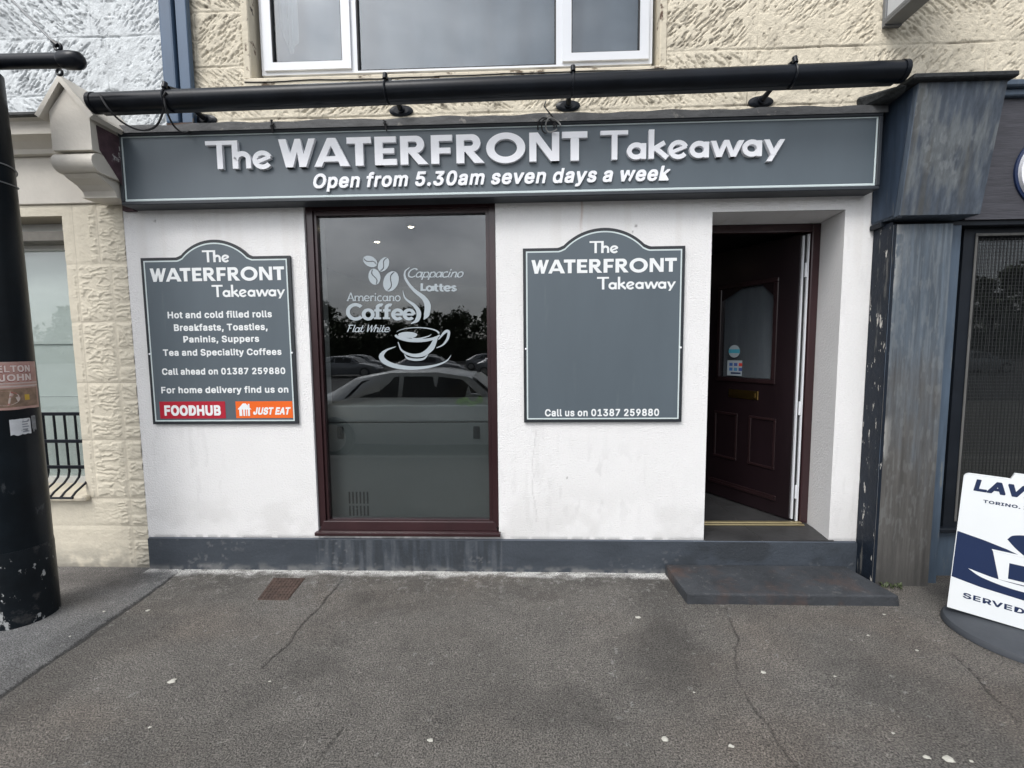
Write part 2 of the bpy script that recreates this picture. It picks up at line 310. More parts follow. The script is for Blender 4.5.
FONT = {
 'bold': {
  ',': (188, '22,-142,99,-143,109,-135,159,49,159,85,151,94,56,95,51,94,44,87,14,-96,14,-132'),
  '.': (188, '69,-27,115,-29,127,-25,139,-19,160,4,164,18,164,70,155,87,132,106,120,109,65,109,48,99,36,87,29,75,26,65,26,20,29,6,33,-1,51,-19'),
  '0': (453, '190,-30,256,-31,275,-28,311,-17,327,-9,346,5,380,41,399,75,414,113,426,173,429,199,428,311,419,375,404,423,390,451,375,473,342,507,306,528,270,538,213,540,173,536,137,523,106,502,75,468,49,421,32,363,26,330,24,294,24,208,26,180,34,135,49,86,75,39,90,20,113,0,135,-14,151,-21 225,75,208,79,185,93,165,118,154,139,146,163,136,211,133,270,138,313,146,346,163,387,184,415,204,428,227,433,244,430,268,417,285,397,296,376,306,349,316,301,319,280,319,232,309,168,299,139,290,120,278,104,263,89,244,79'),
  '1': (453, '60,-23,401,-24,406,-23,413,-15,414,65,408,76,401,79,306,79,300,82,300,520,299,525,292,532,182,532,70,451,63,444,62,349,63,344,70,337,106,337,182,393,188,392,188,87,187,81,182,79,65,79,58,76,52,65,52,-11,54,-16'),
  '2': (453, '48,-23,399,-24,404,-23,411,-15,412,70,404,80,223,81,218,82,217,85,312,185,363,246,388,285,402,323,405,342,405,404,395,444,375,476,346,505,318,523,282,536,242,540,211,540,165,535,127,521,98,501,79,482,58,451,48,427,43,401,43,349,51,339,142,339,149,346,158,387,170,409,192,425,213,433,237,433,254,427,269,418,287,396,295,370,287,344,280,330,255,294,42,66,41,-11,42,-16'),
  '3': (453, '181,-30,251,-31,285,-25,315,-16,339,-4,359,11,387,39,406,73,416,111,417,175,411,204,402,227,378,261,345,289,315,304,287,312,284,315,394,442,395,523,387,532,58,533,53,532,46,525,45,439,54,429,227,427,221,415,135,318,133,311,134,235,138,227,144,224,201,224,223,221,249,214,263,207,277,197,287,187,297,170,304,146,297,120,288,106,277,95,251,82,218,74,185,82,156,98,144,113,132,146,125,154,32,155,22,149,19,144,19,118,25,85,39,51,55,30,84,4,115,-14,151,-25'),
  '5': (453, '186,-30,254,-31,285,-25,320,-11,349,7,376,35,390,54,404,82,414,125,414,204,402,251,392,270,376,294,344,325,311,345,292,352,263,357,196,357,168,352,166,354,172,415,174,425,177,428,377,429,385,431,390,442,390,520,389,525,382,532,85,533,79,532,72,525,43,270,44,236,51,229,68,226,111,221,139,221,173,240,192,247,215,252,232,249,256,240,276,225,295,194,302,170,302,156,297,137,281,106,270,95,256,86,232,77,220,75,208,77,189,84,167,99,153,120,145,146,137,154,49,155,44,154,37,146,36,108,41,80,55,49,69,30,89,10,120,-11,149,-23'),
  '7': (453, '82,-23,177,-24,183,-23,190,-15,414,430,414,520,413,525,406,532,51,533,46,532,39,525,38,439,46,429,273,429,277,428,279,425,75,20,74,-13'),
  '8': (453, '188,-30,258,-31,280,-28,313,-21,337,-11,361,4,393,32,406,51,415,69,424,99,424,173,416,201,399,233,365,268,367,273,380,286,392,306,405,344,405,415,397,444,387,463,374,482,345,508,330,518,304,530,270,538,237,540,182,538,149,530,118,516,98,501,68,469,53,439,48,418,48,344,51,330,65,296,86,273,87,268,63,245,54,233,34,194,29,161,29,104,34,77,51,43,74,18,92,3,132,-18,161,-26 218,75,189,82,160,99,146,120,141,142,151,168,170,190,192,202,213,209,237,209,262,201,286,187,299,170,309,151,312,139,309,127,299,108,285,94,256,79,232,74 220,315,199,322,177,336,165,354,159,375,167,401,180,417,199,428,227,435,254,428,274,415,283,406,290,392,293,373,285,351,273,333,249,320,230,314'),
  '9': (453, '115,-23,213,-24,221,-20,352,170,383,223,397,254,406,282,412,311,412,389,402,430,377,473,352,499,330,516,301,530,270,538,235,540,182,538,151,530,118,514,91,492,72,470,51,432,41,392,41,313,48,277,63,246,74,230,98,206,123,189,144,179,163,175,177,172,206,171,209,168,109,20,107,-13 218,270,189,282,174,294,158,320,150,354,158,382,173,407,184,418,196,426,227,435,246,430,261,423,281,406,295,382,302,356,302,346,297,325,290,311,273,288,249,275,232,269'),
  'A': (480, '1,-23,96,-24,104,-21,111,-11,155,115,163,119,320,119,328,106,370,-13,377,-21,385,-24,473,-24,478,-23,485,-15,485,23,304,515,299,526,292,532,189,533,177,523,-6,20,-7,-13 196,222,193,225,196,235,234,346,239,354,284,225,280,222'),
  'B': (456, '44,-23,287,-24,323,-19,361,-6,385,8,408,29,423,49,433,68,440,96,443,127,440,180,433,206,423,225,409,244,384,268,406,296,418,323,421,339,421,408,411,446,399,468,381,489,356,509,318,525,265,533,49,533,44,532,37,525,36,-11,37,-16 151,81,148,85,148,92,148,201,151,207,244,207,263,204,282,197,306,183,318,168,325,154,329,137,325,123,313,104,299,94,280,86,251,81 151,310,148,313,148,318,148,420,150,427,230,429,251,426,270,421,285,414,294,407,302,396,309,377,309,363,296,339,280,325,265,317,237,310'),
  'C': (510, '229,-30,299,-31,320,-28,361,-18,396,-2,424,18,463,60,483,94,495,135,495,173,487,182,394,183,384,175,375,148,361,125,354,115,340,104,313,89,292,82,280,79,256,79,227,86,187,110,163,137,144,173,134,204,129,235,129,275,139,323,153,356,174,387,186,399,218,418,246,428,273,431,299,425,323,416,344,402,361,385,373,365,384,332,392,325,485,324,490,325,497,332,497,363,485,408,471,437,450,465,425,490,387,516,351,530,315,538,254,540,194,533,158,521,117,496,99,481,72,451,46,411,29,368,19,323,17,294,17,211,19,187,29,139,39,113,53,85,76,51,101,26,142,-4,189,-23'),
  'D': (502, '44,-23,258,-24,318,-14,361,3,395,25,431,61,449,87,471,135,483,192,486,218,486,294,481,335,468,382,449,423,435,445,415,467,392,487,370,502,327,521,296,528,254,533,49,533,44,532,37,525,36,-11,37,-16 173,81,170,85,172,94,241,418,244,423,249,424,273,418,304,404,324,389,347,361,361,330,368,306,374,275,374,232,364,187,352,158,335,131,323,119,299,103,263,89,239,84,220,81'),
  'E': (419, '44,-23,387,-24,392,-23,399,-16,400,68,399,73,392,80,154,81,149,83,148,87,148,196,150,204,365,205,376,211,379,220,378,299,370,309,150,311,148,318,149,427,156,429,387,429,394,437,395,444,395,523,387,532,49,533,44,532,37,525,36,-11,37,-16'),
  'F': (410, '44,-23,135,-24,140,-23,147,-15,148,189,150,196,356,198,361,199,368,205,369,289,368,295,361,301,150,304,148,311,148,423,150,427,154,429,385,429,392,437,393,444,393,523,385,532,49,533,44,532,37,525,36,-11,37,-16'),
  'H': (517, '44,-23,135,-24,140,-23,147,-15,148,201,150,206,156,207,367,206,369,199,370,-15,377,-23,382,-24,468,-24,478,-18,481,-8,481,518,480,525,475,531,468,533,382,533,377,532,370,525,369,318,367,313,361,312,150,313,148,320,147,525,140,532,135,533,49,533,38,527,36,518,36,-8,37,-15'),
  'I': (300, '15,-23,280,-24,285,-23,292,-15,293,68,290,75,282,81,211,81,208,85,207,89,208,425,213,429,282,429,290,435,293,442,293,520,292,525,285,532,20,533,15,532,8,525,7,442,10,435,20,429,92,428,95,425,95,420,95,85,89,81,18,81,10,75,7,68,7,-11,8,-16'),
  'J': (396, '150,-30,218,-31,256,-23,280,-13,304,3,331,30,349,63,357,89,360,108,359,520,358,525,351,532,258,533,251,529,248,523,248,146,242,120,229,96,211,83,185,75,161,82,146,91,134,106,125,130,121,149,121,187,113,197,23,198,17,196,10,189,10,106,17,70,29,44,45,23,63,5,82,-9,123,-25'),
  'L': (393, '44,-23,373,-24,380,-21,386,-13,386,70,377,80,156,81,151,81,148,85,148,520,145,527,137,533,46,533,39,529,36,523,36,-11,37,-16'),
  'N': (523, '44,-23,135,-24,140,-23,147,-15,148,308,149,317,151,317,365,-19,375,-24,473,-24,480,-23,486,-18,488,-8,488,518,487,525,482,531,475,533,387,533,382,532,375,525,374,204,373,196,370,196,157,527,151,532,142,533,49,533,38,527,36,518,36,-8,37,-15'),
  'O': (533, '229,-30,299,-31,335,-25,377,-11,421,15,457,51,480,85,502,132,514,187,517,215,517,296,514,323,504,368,485,415,471,439,452,463,430,486,407,504,358,528,315,538,254,540,218,538,194,533,154,518,117,496,86,468,55,427,36,389,19,323,17,294,17,211,19,187,32,132,51,89,79,49,120,10,142,-4,168,-16,201,-26 254,79,227,86,204,98,186,111,163,137,144,172,136,194,129,232,129,273,131,292,141,330,153,356,174,387,193,404,217,418,246,428,270,431,296,425,325,414,349,397,371,373,390,337,399,306,405,277,405,232,397,194,390,173,375,144,362,125,342,106,318,91,277,79'),
  'P': (445, '44,-23,137,-24,144,-21,254,159,258,162,306,167,346,182,366,194,386,211,411,244,425,277,433,323,433,370,428,406,418,437,401,466,370,497,354,509,313,525,261,533,49,533,44,532,37,525,36,-11,37,-16 151,267,148,270,148,275,148,420,150,427,227,429,246,426,282,414,302,396,316,368,319,342,314,320,296,291,275,277,237,267'),
  'R': (449, '44,-23,137,-24,144,-21,149,-15,239,143,244,140,327,-13,335,-21,342,-24,437,-24,442,-23,449,-15,449,20,360,194,361,199,376,211,405,239,411,249,428,289,433,323,433,385,428,415,421,437,406,463,395,477,361,506,337,518,315,525,261,533,49,533,44,532,37,525,36,-11,37,-16 151,279,148,282,148,287,148,420,150,427,230,429,249,426,273,420,289,411,301,402,314,380,319,363,320,351,313,324,306,311,296,300,277,289,251,281,232,279'),
  'S': (447, '188,-32,254,-33,280,-31,323,-21,354,-6,380,12,408,43,421,65,431,99,433,151,428,192,418,214,406,232,386,254,358,273,323,290,187,332,158,348,148,358,141,373,144,385,151,399,165,414,185,424,201,430,232,433,263,425,292,409,307,387,313,365,323,356,411,355,421,361,424,368,424,411,414,444,397,470,368,500,344,516,311,530,275,538,237,540,177,538,130,525,105,513,85,500,49,461,36,437,29,408,29,342,34,315,46,291,73,262,99,244,132,227,235,197,276,182,302,168,316,151,319,142,318,132,313,120,301,104,285,91,270,84,244,76,223,74,185,82,151,100,135,126,128,151,120,159,27,159,17,154,14,146,14,115,20,87,29,61,53,27,79,4,113,-16,144,-26'),
  'T': (449, '177,-23,270,-24,276,-20,281,-13,281,425,287,429,427,429,435,431,440,442,440,520,439,525,432,532,20,533,15,532,8,525,7,442,8,436,15,430,163,429,169,425,169,-11,170,-16'),
  'V': (480, '186,-23,289,-24,295,-23,302,-15,485,487,486,523,477,532,382,533,370,523,242,154,239,156,109,523,101,531,94,533,4,533,-6,525,-7,494,-4,482,172,4,179,-15'),
  'a': (389, '136,-32,180,-33,204,-31,232,-23,249,-15,261,-23,268,-24,349,-24,359,-15,360,289,357,306,349,330,333,356,301,385,263,402,235,407,151,407,108,397,87,387,61,369,32,338,17,308,17,277,23,269,82,250,115,251,146,287,167,299,185,305,204,305,230,295,240,285,247,270,249,261,235,253,123,238,73,223,49,209,24,185,15,170,7,144,7,75,10,58,20,35,32,17,63,-11,94,-25,115,-31 158,72,135,82,122,94,119,101,120,111,130,124,151,135,180,143,250,151,252,146,247,125,237,106,228,94,213,84,185,72'),
  'c': (396, '162,-30,251,-31,294,-18,328,1,361,33,375,56,385,80,386,115,381,123,375,128,325,140,289,140,280,130,268,106,258,93,237,79,208,71,185,77,161,91,144,111,132,135,121,177,122,201,129,235,144,265,153,277,162,287,180,297,208,305,242,295,259,282,268,270,279,246,289,238,323,239,375,252,385,261,385,294,378,313,363,340,344,362,325,378,294,395,275,402,249,407,163,407,139,402,111,390,80,369,56,345,36,315,22,285,17,268,10,215,10,163,14,120,29,75,49,41,80,7,106,-11,120,-18,139,-25'),
  'd': (424, '150,-30,237,-31,263,-23,285,-11,294,-21,301,-24,385,-24,394,-15,395,520,394,525,387,532,299,533,288,527,286,520,285,391,282,390,258,402,237,407,156,407,132,402,104,390,76,370,49,340,29,306,14,258,10,215,10,163,12,135,25,82,44,44,75,7,108,-16 201,72,185,77,165,86,144,111,132,135,125,158,122,175,121,201,132,244,144,268,153,280,161,287,180,298,206,305,237,295,254,283,263,271,278,242,286,211,288,189,286,168,278,137,268,115,258,100,247,89,230,79,208,72'),
  'e': (404, '164,-30,256,-31,297,-20,332,-2,360,23,375,44,388,73,388,104,377,116,327,128,296,129,286,125,265,93,249,82,220,72,201,72,184,77,156,93,136,118,129,135,131,139,135,140,382,145,387,146,394,154,395,230,393,254,380,301,366,330,349,352,320,378,292,395,258,405,244,407,163,407,125,397,101,385,81,370,46,333,27,296,17,265,10,213,10,158,15,118,25,85,33,65,55,32,91,-1,106,-11,127,-21 135,246,132,249,134,256,151,281,175,297,201,305,223,302,247,289,261,275,275,249,273,246,268,245'),
  'f': (254, '65,-23,154,-24,159,-23,166,-15,167,299,173,302,242,303,250,308,252,318,252,389,250,396,242,402,170,403,167,406,167,420,172,435,182,444,194,448,242,445,252,454,266,504,267,532,261,543,246,549,206,555,168,555,137,549,108,537,74,506,63,485,57,465,56,404,51,402,-6,402,-16,394,-17,315,-14,308,-6,303,51,302,57,299,57,-11,58,-16'),
  'h': (410, '36,-23,125,-24,130,-23,137,-15,138,227,141,242,148,263,165,286,189,299,208,304,235,297,251,286,264,265,271,239,272,-15,282,-24,368,-24,375,-21,381,-13,381,275,375,308,368,331,356,352,332,378,306,396,282,404,265,407,187,407,161,399,144,391,139,391,138,523,135,529,127,533,39,533,32,529,29,523,29,-11,30,-16'),
  'i': (167, '36,-23,127,-24,133,-20,138,-13,138,389,136,396,127,402,39,402,33,399,29,392,29,-11,30,-16 57,420,111,420,125,426,145,446,150,458,150,506,144,521,123,542,108,547,61,547,42,540,25,523,17,501,17,461,29,439,42,427'),
  'k': (381, '36,-23,382,-24,389,-21,395,-13,395,15,390,25,242,213,243,218,273,250,378,356,381,363,380,394,373,401,368,402,268,401,146,279,139,275,138,520,136,527,127,533,39,533,32,529,29,523,29,-11,30,-16'),
  'l': (189, '105,-25,170,-26,196,-21,205,-11,205,20,193,70,182,78,145,80,138,96,137,525,127,533,39,533,31,527,29,520,29,54,34,30,49,5,65,-11,85,-21'),
  'm': (610, '36,-23,125,-24,130,-23,137,-15,138,239,144,261,158,285,177,298,199,305,213,302,231,292,242,279,250,256,250,-11,256,-21,263,-24,346,-24,352,-23,359,-15,360,246,366,268,379,287,404,302,418,305,439,299,455,289,465,274,471,254,472,-15,479,-23,485,-24,568,-24,575,-21,581,-11,581,285,575,318,561,352,532,383,520,392,501,402,473,409,404,409,377,404,346,390,320,369,292,395,273,404,254,409,187,409,165,404,139,391,125,402,42,402,35,400,29,389,29,-8,29,-15'),
  'n': (410, '36,-23,125,-24,130,-23,137,-15,138,227,141,242,148,263,165,286,189,299,208,304,235,297,251,286,264,265,271,239,272,-15,280,-23,287,-24,370,-24,380,-16,381,273,378,294,368,330,356,351,342,369,320,387,296,399,265,407,187,407,161,399,139,389,130,400,123,402,39,402,30,395,29,-11,30,-16'),
  'o': (415, '162,-30,251,-31,289,-21,313,-9,330,3,363,36,378,58,394,96,405,146,405,225,400,258,392,287,371,330,332,371,313,385,275,402,249,407,163,407,139,402,111,390,80,369,56,345,36,315,22,285,17,268,10,215,10,163,14,120,29,75,49,41,80,7,106,-11,120,-18,139,-25 201,72,185,77,163,89,144,111,129,142,122,175,121,199,129,235,144,265,153,277,163,287,182,298,211,305,242,295,259,282,268,270,282,246,287,230,295,185,290,154,283,132,273,113,261,96,237,79,211,72'),
  'p': (424, '36,-165,125,-167,130,-165,137,-159,139,-13,144,-13,168,-25,189,-31,268,-31,285,-28,320,-14,344,3,369,27,385,51,402,87,412,130,414,154,414,225,409,261,399,296,390,318,378,337,344,374,320,390,285,404,268,407,187,407,165,402,139,387,130,400,123,402,39,402,29,394,29,-154,30,-159 215,72,199,77,184,85,169,96,158,113,148,132,141,158,138,175,138,204,146,239,164,275,177,288,189,296,204,302,223,305,242,299,256,292,275,275,290,251,299,223,303,189,302,170,294,139,277,105,268,93,251,82,235,75'),
  'r': (259, '36,-23,125,-24,130,-23,137,-15,138,235,141,249,156,276,170,287,187,296,204,300,256,300,264,306,267,313,267,394,265,399,258,406,239,409,192,409,163,404,139,394,125,402,42,402,36,401,29,394,29,-11,30,-16'),
  's': (365, '133,-30,227,-31,275,-18,302,-4,327,19,342,39,352,63,355,77,355,130,352,151,337,180,318,200,299,214,273,225,165,253,146,263,137,275,137,280,142,288,154,297,170,304,192,307,211,302,225,293,244,262,254,255,292,255,337,265,344,271,348,280,347,311,335,337,323,356,292,385,256,402,230,407,144,407,111,399,85,387,67,375,37,342,27,320,24,306,24,239,32,215,48,192,70,172,101,155,215,125,235,114,240,106,237,96,225,84,196,72,182,71,170,72,154,77,135,88,124,104,118,123,108,131,77,131,23,119,14,113,12,106,12,77,15,63,29,32,38,20,56,3,83,-15,111,-25'),
  't': (227, '138,-27,194,-29,215,-26,228,-23,236,-13,236,25,224,73,213,79,165,77,155,85,150,104,150,299,156,302,218,303,226,308,229,315,228,392,224,399,218,402,156,402,151,404,150,485,142,494,51,495,45,492,41,485,39,404,35,402,-6,402,-16,394,-16,313,-12,306,-6,303,35,302,40,299,41,70,43,51,48,35,61,12,80,-6,99,-18'),
  'u': (410, '143,-27,218,-28,254,-18,270,-10,280,-21,287,-24,370,-24,380,-15,381,389,380,395,373,401,285,402,279,401,272,394,271,151,269,137,259,113,248,96,230,84,206,76,185,79,163,91,153,101,141,130,138,144,137,394,130,401,120,402,39,402,29,394,29,106,36,63,55,25,82,-2,108,-18'),
  'v': (389, '146,-23,239,-24,252,-13,394,361,395,392,387,401,294,402,289,401,281,394,202,175,194,162,107,396,96,402,8,402,3,401,-4,394,-4,356,127,13,139,-15'),
  'w': (567, '122,-23,211,-24,216,-23,223,-16,296,244,309,232,344,191,375,191,385,199,386,227,383,242,344,382,340,394,332,401,242,402,236,401,229,394,175,204,170,191,168,192,165,201,109,396,99,402,13,402,8,401,1,394,0,358,6,339,110,-6,114,-15 413,-23,444,-24,454,-15,566,354,566,392,558,401,468,402,463,401,456,394,398,189,367,56,368,25,375,18,389,15,405,-15'),
  'y': (389, '55,-168,123,-169,158,-159,185,-140,200,-125,216,-101,237,-51,392,354,395,363,395,392,387,401,294,402,283,396,277,385,202,175,194,162,107,396,96,402,8,402,3,401,-4,394,-4,356,132,-1,121,-35,111,-51,104,-58,92,-64,49,-62,37,-73,24,-120,24,-151,35,-163'),
 },
 'heavy': {
  'A': (480, '-9,-39,104,-40,113,-38,128,-20,169,99,175,102,308,101,353,-23,370,-40,485,-40,501,-25,502,32,321,525,314,537,301,549,180,550,160,532,-23,30,-24,-23 223,238,220,244,236,289,239,293,258,242,254,238'),
  'B': (456, '34,-39,296,-40,332,-36,370,-23,394,-9,425,19,440,39,449,58,457,87,460,118,457,189,449,215,440,235,412,270,432,305,438,327,438,418,428,456,416,477,390,506,365,525,327,542,275,550,39,550,32,547,20,535,19,-20,22,-27 168,98,165,101,164,108,164,185,168,190,235,190,254,187,273,180,295,168,309,144,309,132,301,119,289,110,270,103,239,98 168,327,165,330,164,337,164,406,168,412,220,412,254,406,277,395,290,377,290,365,280,348,256,334,227,326'),
  'D': (502, '34,-39,268,-40,327,-30,370,-14,404,8,447,51,466,77,487,125,500,182,502,208,502,304,497,344,490,377,480,404,466,432,452,454,420,488,380,518,337,537,306,545,261,550,39,550,32,547,20,535,19,-20,22,-27 196,98,193,101,193,106,250,375,256,399,263,402,294,387,311,376,325,358,338,337,349,306,357,268,357,242,352,215,335,168,325,151,311,135,285,117,254,106,213,98'),
  'E': (419, '34,-39,396,-40,404,-38,415,-25,416,80,401,97,170,98,165,100,164,104,164,182,168,188,375,188,382,191,394,204,395,308,382,324,375,326,168,327,164,332,164,404,165,410,170,412,397,413,411,427,412,437,412,532,397,549,39,550,32,547,20,535,19,-20,22,-27'),
  'F': (410, '34,-39,146,-40,163,-25,164,173,166,180,365,181,373,183,385,196,386,301,374,315,365,319,168,319,164,325,164,406,165,410,170,412,395,413,408,427,410,437,409,532,395,549,39,550,32,547,20,535,19,-20,22,-27'),
  'H': (517, '34,-39,146,-40,163,-25,164,185,165,189,170,190,350,189,352,182,354,-25,365,-38,373,-40,480,-40,495,-27,498,-18,498,530,495,537,485,547,477,550,370,550,354,535,352,335,351,331,346,329,166,330,164,337,164,530,162,537,149,549,139,550,37,550,22,537,19,527,19,-20,22,-27'),
  'J': (396, '140,-46,227,-47,265,-40,289,-30,313,-14,347,20,366,54,376,96,376,527,374,537,361,549,249,550,232,535,231,156,225,130,213,107,199,98,185,94,169,99,156,108,146,125,141,142,137,199,123,213,11,214,-6,199,-7,96,1,61,13,35,24,18,40,1,54,-12,73,-25,113,-42'),
  'L': (393, '34,-39,382,-40,389,-38,402,-23,402,80,387,97,170,98,165,101,164,530,162,537,146,550,37,550,29,544,19,532,19,-20,22,-27'),
  'O': (533, '219,-46,308,-48,330,-45,370,-35,413,-14,432,0,469,37,490,63,511,104,526,151,533,201,533,306,528,349,521,377,508,413,480,459,439,502,415,521,385,538,339,552,292,557,208,555,161,542,130,528,88,496,69,477,48,451,20,399,5,346,0,308,0,199,10,139,20,111,34,80,62,39,98,4,111,-6,132,-21,158,-33,192,-43 263,96,237,103,213,115,196,126,180,146,161,181,153,204,145,242,145,263,148,282,158,320,170,346,191,377,227,402,258,412,273,412,301,404,315,397,339,381,354,363,373,328,380,306,388,268,388,242,378,194,359,154,347,137,333,123,311,109,282,98'),
  'S': (447, '179,-49,263,-50,289,-47,332,-37,358,-26,389,-5,425,34,437,56,447,89,450,161,444,201,435,224,423,242,396,269,368,290,332,306,201,346,170,363,163,373,165,385,175,397,196,409,225,416,254,409,280,394,292,373,296,356,313,339,423,338,438,351,440,358,440,420,430,454,416,477,379,515,365,525,339,540,299,552,251,557,201,557,168,555,120,542,77,518,42,483,25,458,14,430,12,415,12,330,19,304,29,282,40,268,63,245,101,220,158,198,254,171,285,156,294,149,299,142,297,130,282,113,261,101,225,92,194,98,163,115,151,137,144,161,130,175,15,176,-1,161,-2,106,3,77,13,51,36,18,70,-13,101,-32,135,-43'),
  'T': (449, '167,-39,280,-40,297,-25,298,408,304,412,437,412,446,417,457,430,457,530,455,537,442,549,11,550,4,547,-9,535,-9,430,4,414,11,412,146,412,152,408,152,-20,155,-27'),
  'U': (517, '198,-46,318,-47,354,-40,380,-30,415,-9,433,6,463,39,483,73,492,99,498,130,498,527,495,537,482,549,370,550,353,535,352,196,350,177,337,140,328,127,318,117,294,103,273,96,258,94,230,101,196,119,182,139,172,158,167,177,164,199,163,535,149,549,139,550,37,550,20,535,19,137,22,115,29,85,41,58,56,36,98,-6,115,-18,149,-35'),
  'V': (480, '177,-39,301,-40,318,-25,502,477,502,532,487,549,373,550,355,535,242,215,234,227,124,535,109,549,99,550,-6,550,-23,535,-24,485,-21,473,163,-25'),
  'Z': (438, '367,-39,423,-40,440,-25,440,80,427,95,420,98,213,98,208,99,208,101,435,432,438,442,437,535,425,547,418,550,15,549,1,535,0,525,0,430,15,413,242,412,246,411,249,408,132,163,131,111,137,99,68,95,54,83,50,75,50,30,56,11,73,-5,123,-5,132,1,144,2'),
 },
}

_dec = {}
def outline(ch, weight):
    k = (ch, weight)
    if k not in _dec:
        adv, s = FONT[weight][ch]; L = []
        for c in s.split(' '):
            n = list(map(int, c.split(','))); L.append([(n[i]/1000, n[i+1]/1000) for i in range(0, len(n), 2)])
        _dec[k] = (adv/1000, L)
    return _dec[k]
def text_mesh(lines, weight, depth, to3, name):
    """lines: (string, x0, x1, base line, cap height, shear); one mesh with real thickness"""
    cu = bpy.data.curves.new(name, 'CURVE'); cu.dimensions = '2D'; cu.fill_mode = 'BOTH'; cu.extrude = .5
    place = []; off = 0
    for s, x0, x1, z0, cap, sh in lines:
        x = 0; loops = []
        for ch in s:
            if ch == ' ': x += .20; continue
            adv, L = outline(ch, weight); tr = .045 if weight == 'bold' else .035
            loops += [[(a+x, b) for a, b in c] for c in L]; x += adv+tr
        xs = [a for c in loops for a, b in c]; lo, hi = min(xs), max(xs); k = cap/.565
        kx = (x1-x0)/(hi-lo)
        for c in loops:
            sp = cu.splines.new('POLY'); sp.points.add(len(c)-1); sp.use_cyclic_u = True
            for p, (a, b) in zip(sp.points, c): p.co = (a, b+off, 0, 1)
        place.append((off, x0, lo, kx, sh*k, z0, k)); off += 5
    o = bpy.data.objects.new(name, cu); COL.objects.link(o)
    dg = bpy.context.evaluated_depsgraph_get(); me = bpy.data.meshes.new_from_object(o.evaluated_get(dg)); bpy.data.objects.remove(o); bpy.data.curves.remove(cu)
    for v in me.vertices:
        o_, x0, lo, kx, shk, z0, k = place[int((v.co.y+2)//5)]; yy = v.co.y-o_+.014
        v.co = to3(x0+(v.co.x-lo)*kx+shk*yy, z0+yy*k, depth*(.5+v.co.z))
    me.name = name; return me
def text(name, lines, weight, depth, to3, m, parent, local=False):
    me = text_mesh(lines, weight, depth, to3, name); me.materials.clear(); me.materials.append(m)
    b = bmesh.new(); b.from_mesh(me); bmesh.ops.recalc_face_normals(b, faces=b.faces); b.to_mesh(me); b.free()
    return finish(bpy.data.objects.new(name, me), parent, local)
def on_wall(y): return lambda x, z, d: (x, y-d, z)
def span(pa, pb, y):
    """left and right end of a base line given on the photograph, as x0, x1, z on the plane y"""
    a = at(*pa, y); b = at(*pb, y); return a[0], b[0], (a[1]+b[1])/2

# ------------------------------------------------------------------ materials used
WHITE = (.80, .80, .79)
m_render = mat('white_render', (.74, .735, .73), .85, .03, 1.3, bump=.55, bscale=75, wear=[((.60, .56, .50), 2.2, .62, .25, (6, 1, .35)), ((.50, .49, .48), 3.1, .72, .12, (1, 1, 1))])
m_reveal = mat('painted_reveal', (.62, .62, .63), .8, .05, 3, bump=.35, bscale=60)
m_plinth = mat('grey_plinth_paint', (.050, .062, .080), .55, .22, 5, (1, 1, 3), bump=.35, bscale=45, wear=[((.20, .21, .22), 9, .64, .12, (4, 1, .6)), ((.02, .02, .022), 4, .66, .2, (3, 1, 1))])
m_sign = mat('grey_sign_face', (.090, .114, .133), .42, .07, 3.5, (1, 1, .25), wear=[((.12, .145, .16), 5, .62, .25, (3, 1, .4))])
m_signblack = mat('black_sign_edge', (.022, .026, .031), .4, .1, 4)
m_fasciaedge = mat('dark_fascia_trim', (.030, .036, .044), .45, .2, 6)
m_lead = mat('weathered_lead_flashing', (.085, .088, .092), .65, .35, 9, (1, 3, 3), bump=.3, bscale=40, wear=[((.25, .24, .22), 12, .62, .1, (1, 1, 1))])
m_white = mat('white_lettering', (.88, .89, .92), .4, .02, 3)
m_vinyl = mat('white_vinyl_lettering', (.80, .82, .82), .5, .02, 3)
m_etch = mat('frosted_vinyl', (.36, .41, .44), .5, .04, 9)
m_line = mat('pale_sign_line', (.58, .66, .66), .4, .04, 5)
m_red = mat('red_vinyl', (.42, .012, .03), .4, .04, 4)
m_orange = mat('orange_vinyl', (.80, .13, .012), .4, .04, 4)
m_mahog = mat('mahogany_upvc', (.030, .011, .013), .28, .3, 3, (1, 1, .15), bump=.05, bscale=30, bvec=(8, 8, .6), coat=.25)
m_doorleaf = mat('dark_door_leaf', (.010, .0055, .007), .3, .3, 3, (1, 1, .2), coat=.2)
m_upvc = mat('white_upvc', (.68, .70, .73), .3, .03, 2, wear=[((.45, .46, .45), 14, .7, .1, (1, 1, 1))])
m_gasket = mat('black_gasket', (.015, .015, .017), .6, .1)
m_black = mat('black_gloss_metal', (.007, .009, .013), .32, .3, 7, bump=.06, bscale=60, spec=.22)
m_pole = mat('chipped_black_paint', (.005, .008, .011), .35, .35, 6, spec=.18, bump=.12, bscale=30, wear=[((.05, .055, .06), 8, .62, .06, (1, 1, .5))])
m_cable = mat('black_cable', (.02, .02, .022), .5, .1)
m_blue = mat('blue_downpipe_paint', (.060, .105, .172), .5, .2, 6, (1, 1, .3), wear=[((.05, .06, .08), 14, .66, .08, (1, 1, .3))])
m_rbluewood = mat('weathered_blue_timber', (.070, .092, .122), .7, .30, 9, (6, 6, .5), bump=.3, bscale=25, bvec=(5, 5, .4), wear=[((.20, .21, .21), 10, .60, .16, (5, 5, .45)), ((.030, .042, .070), 5, .60, .14, (3, 3, .5))])
m_rgreywood = mat('bare_grey_timber', (.098, .098, .096), .8, .3, 8, (6, 6, .4), bump=.35, bscale=25, bvec=(6, 6, .4), wear=[((.075, .112, .165), 2.1, .50, .14, (1, 1, .6)), ((.05, .048, .045), 6, .62, .15, (4, 4, .6))])
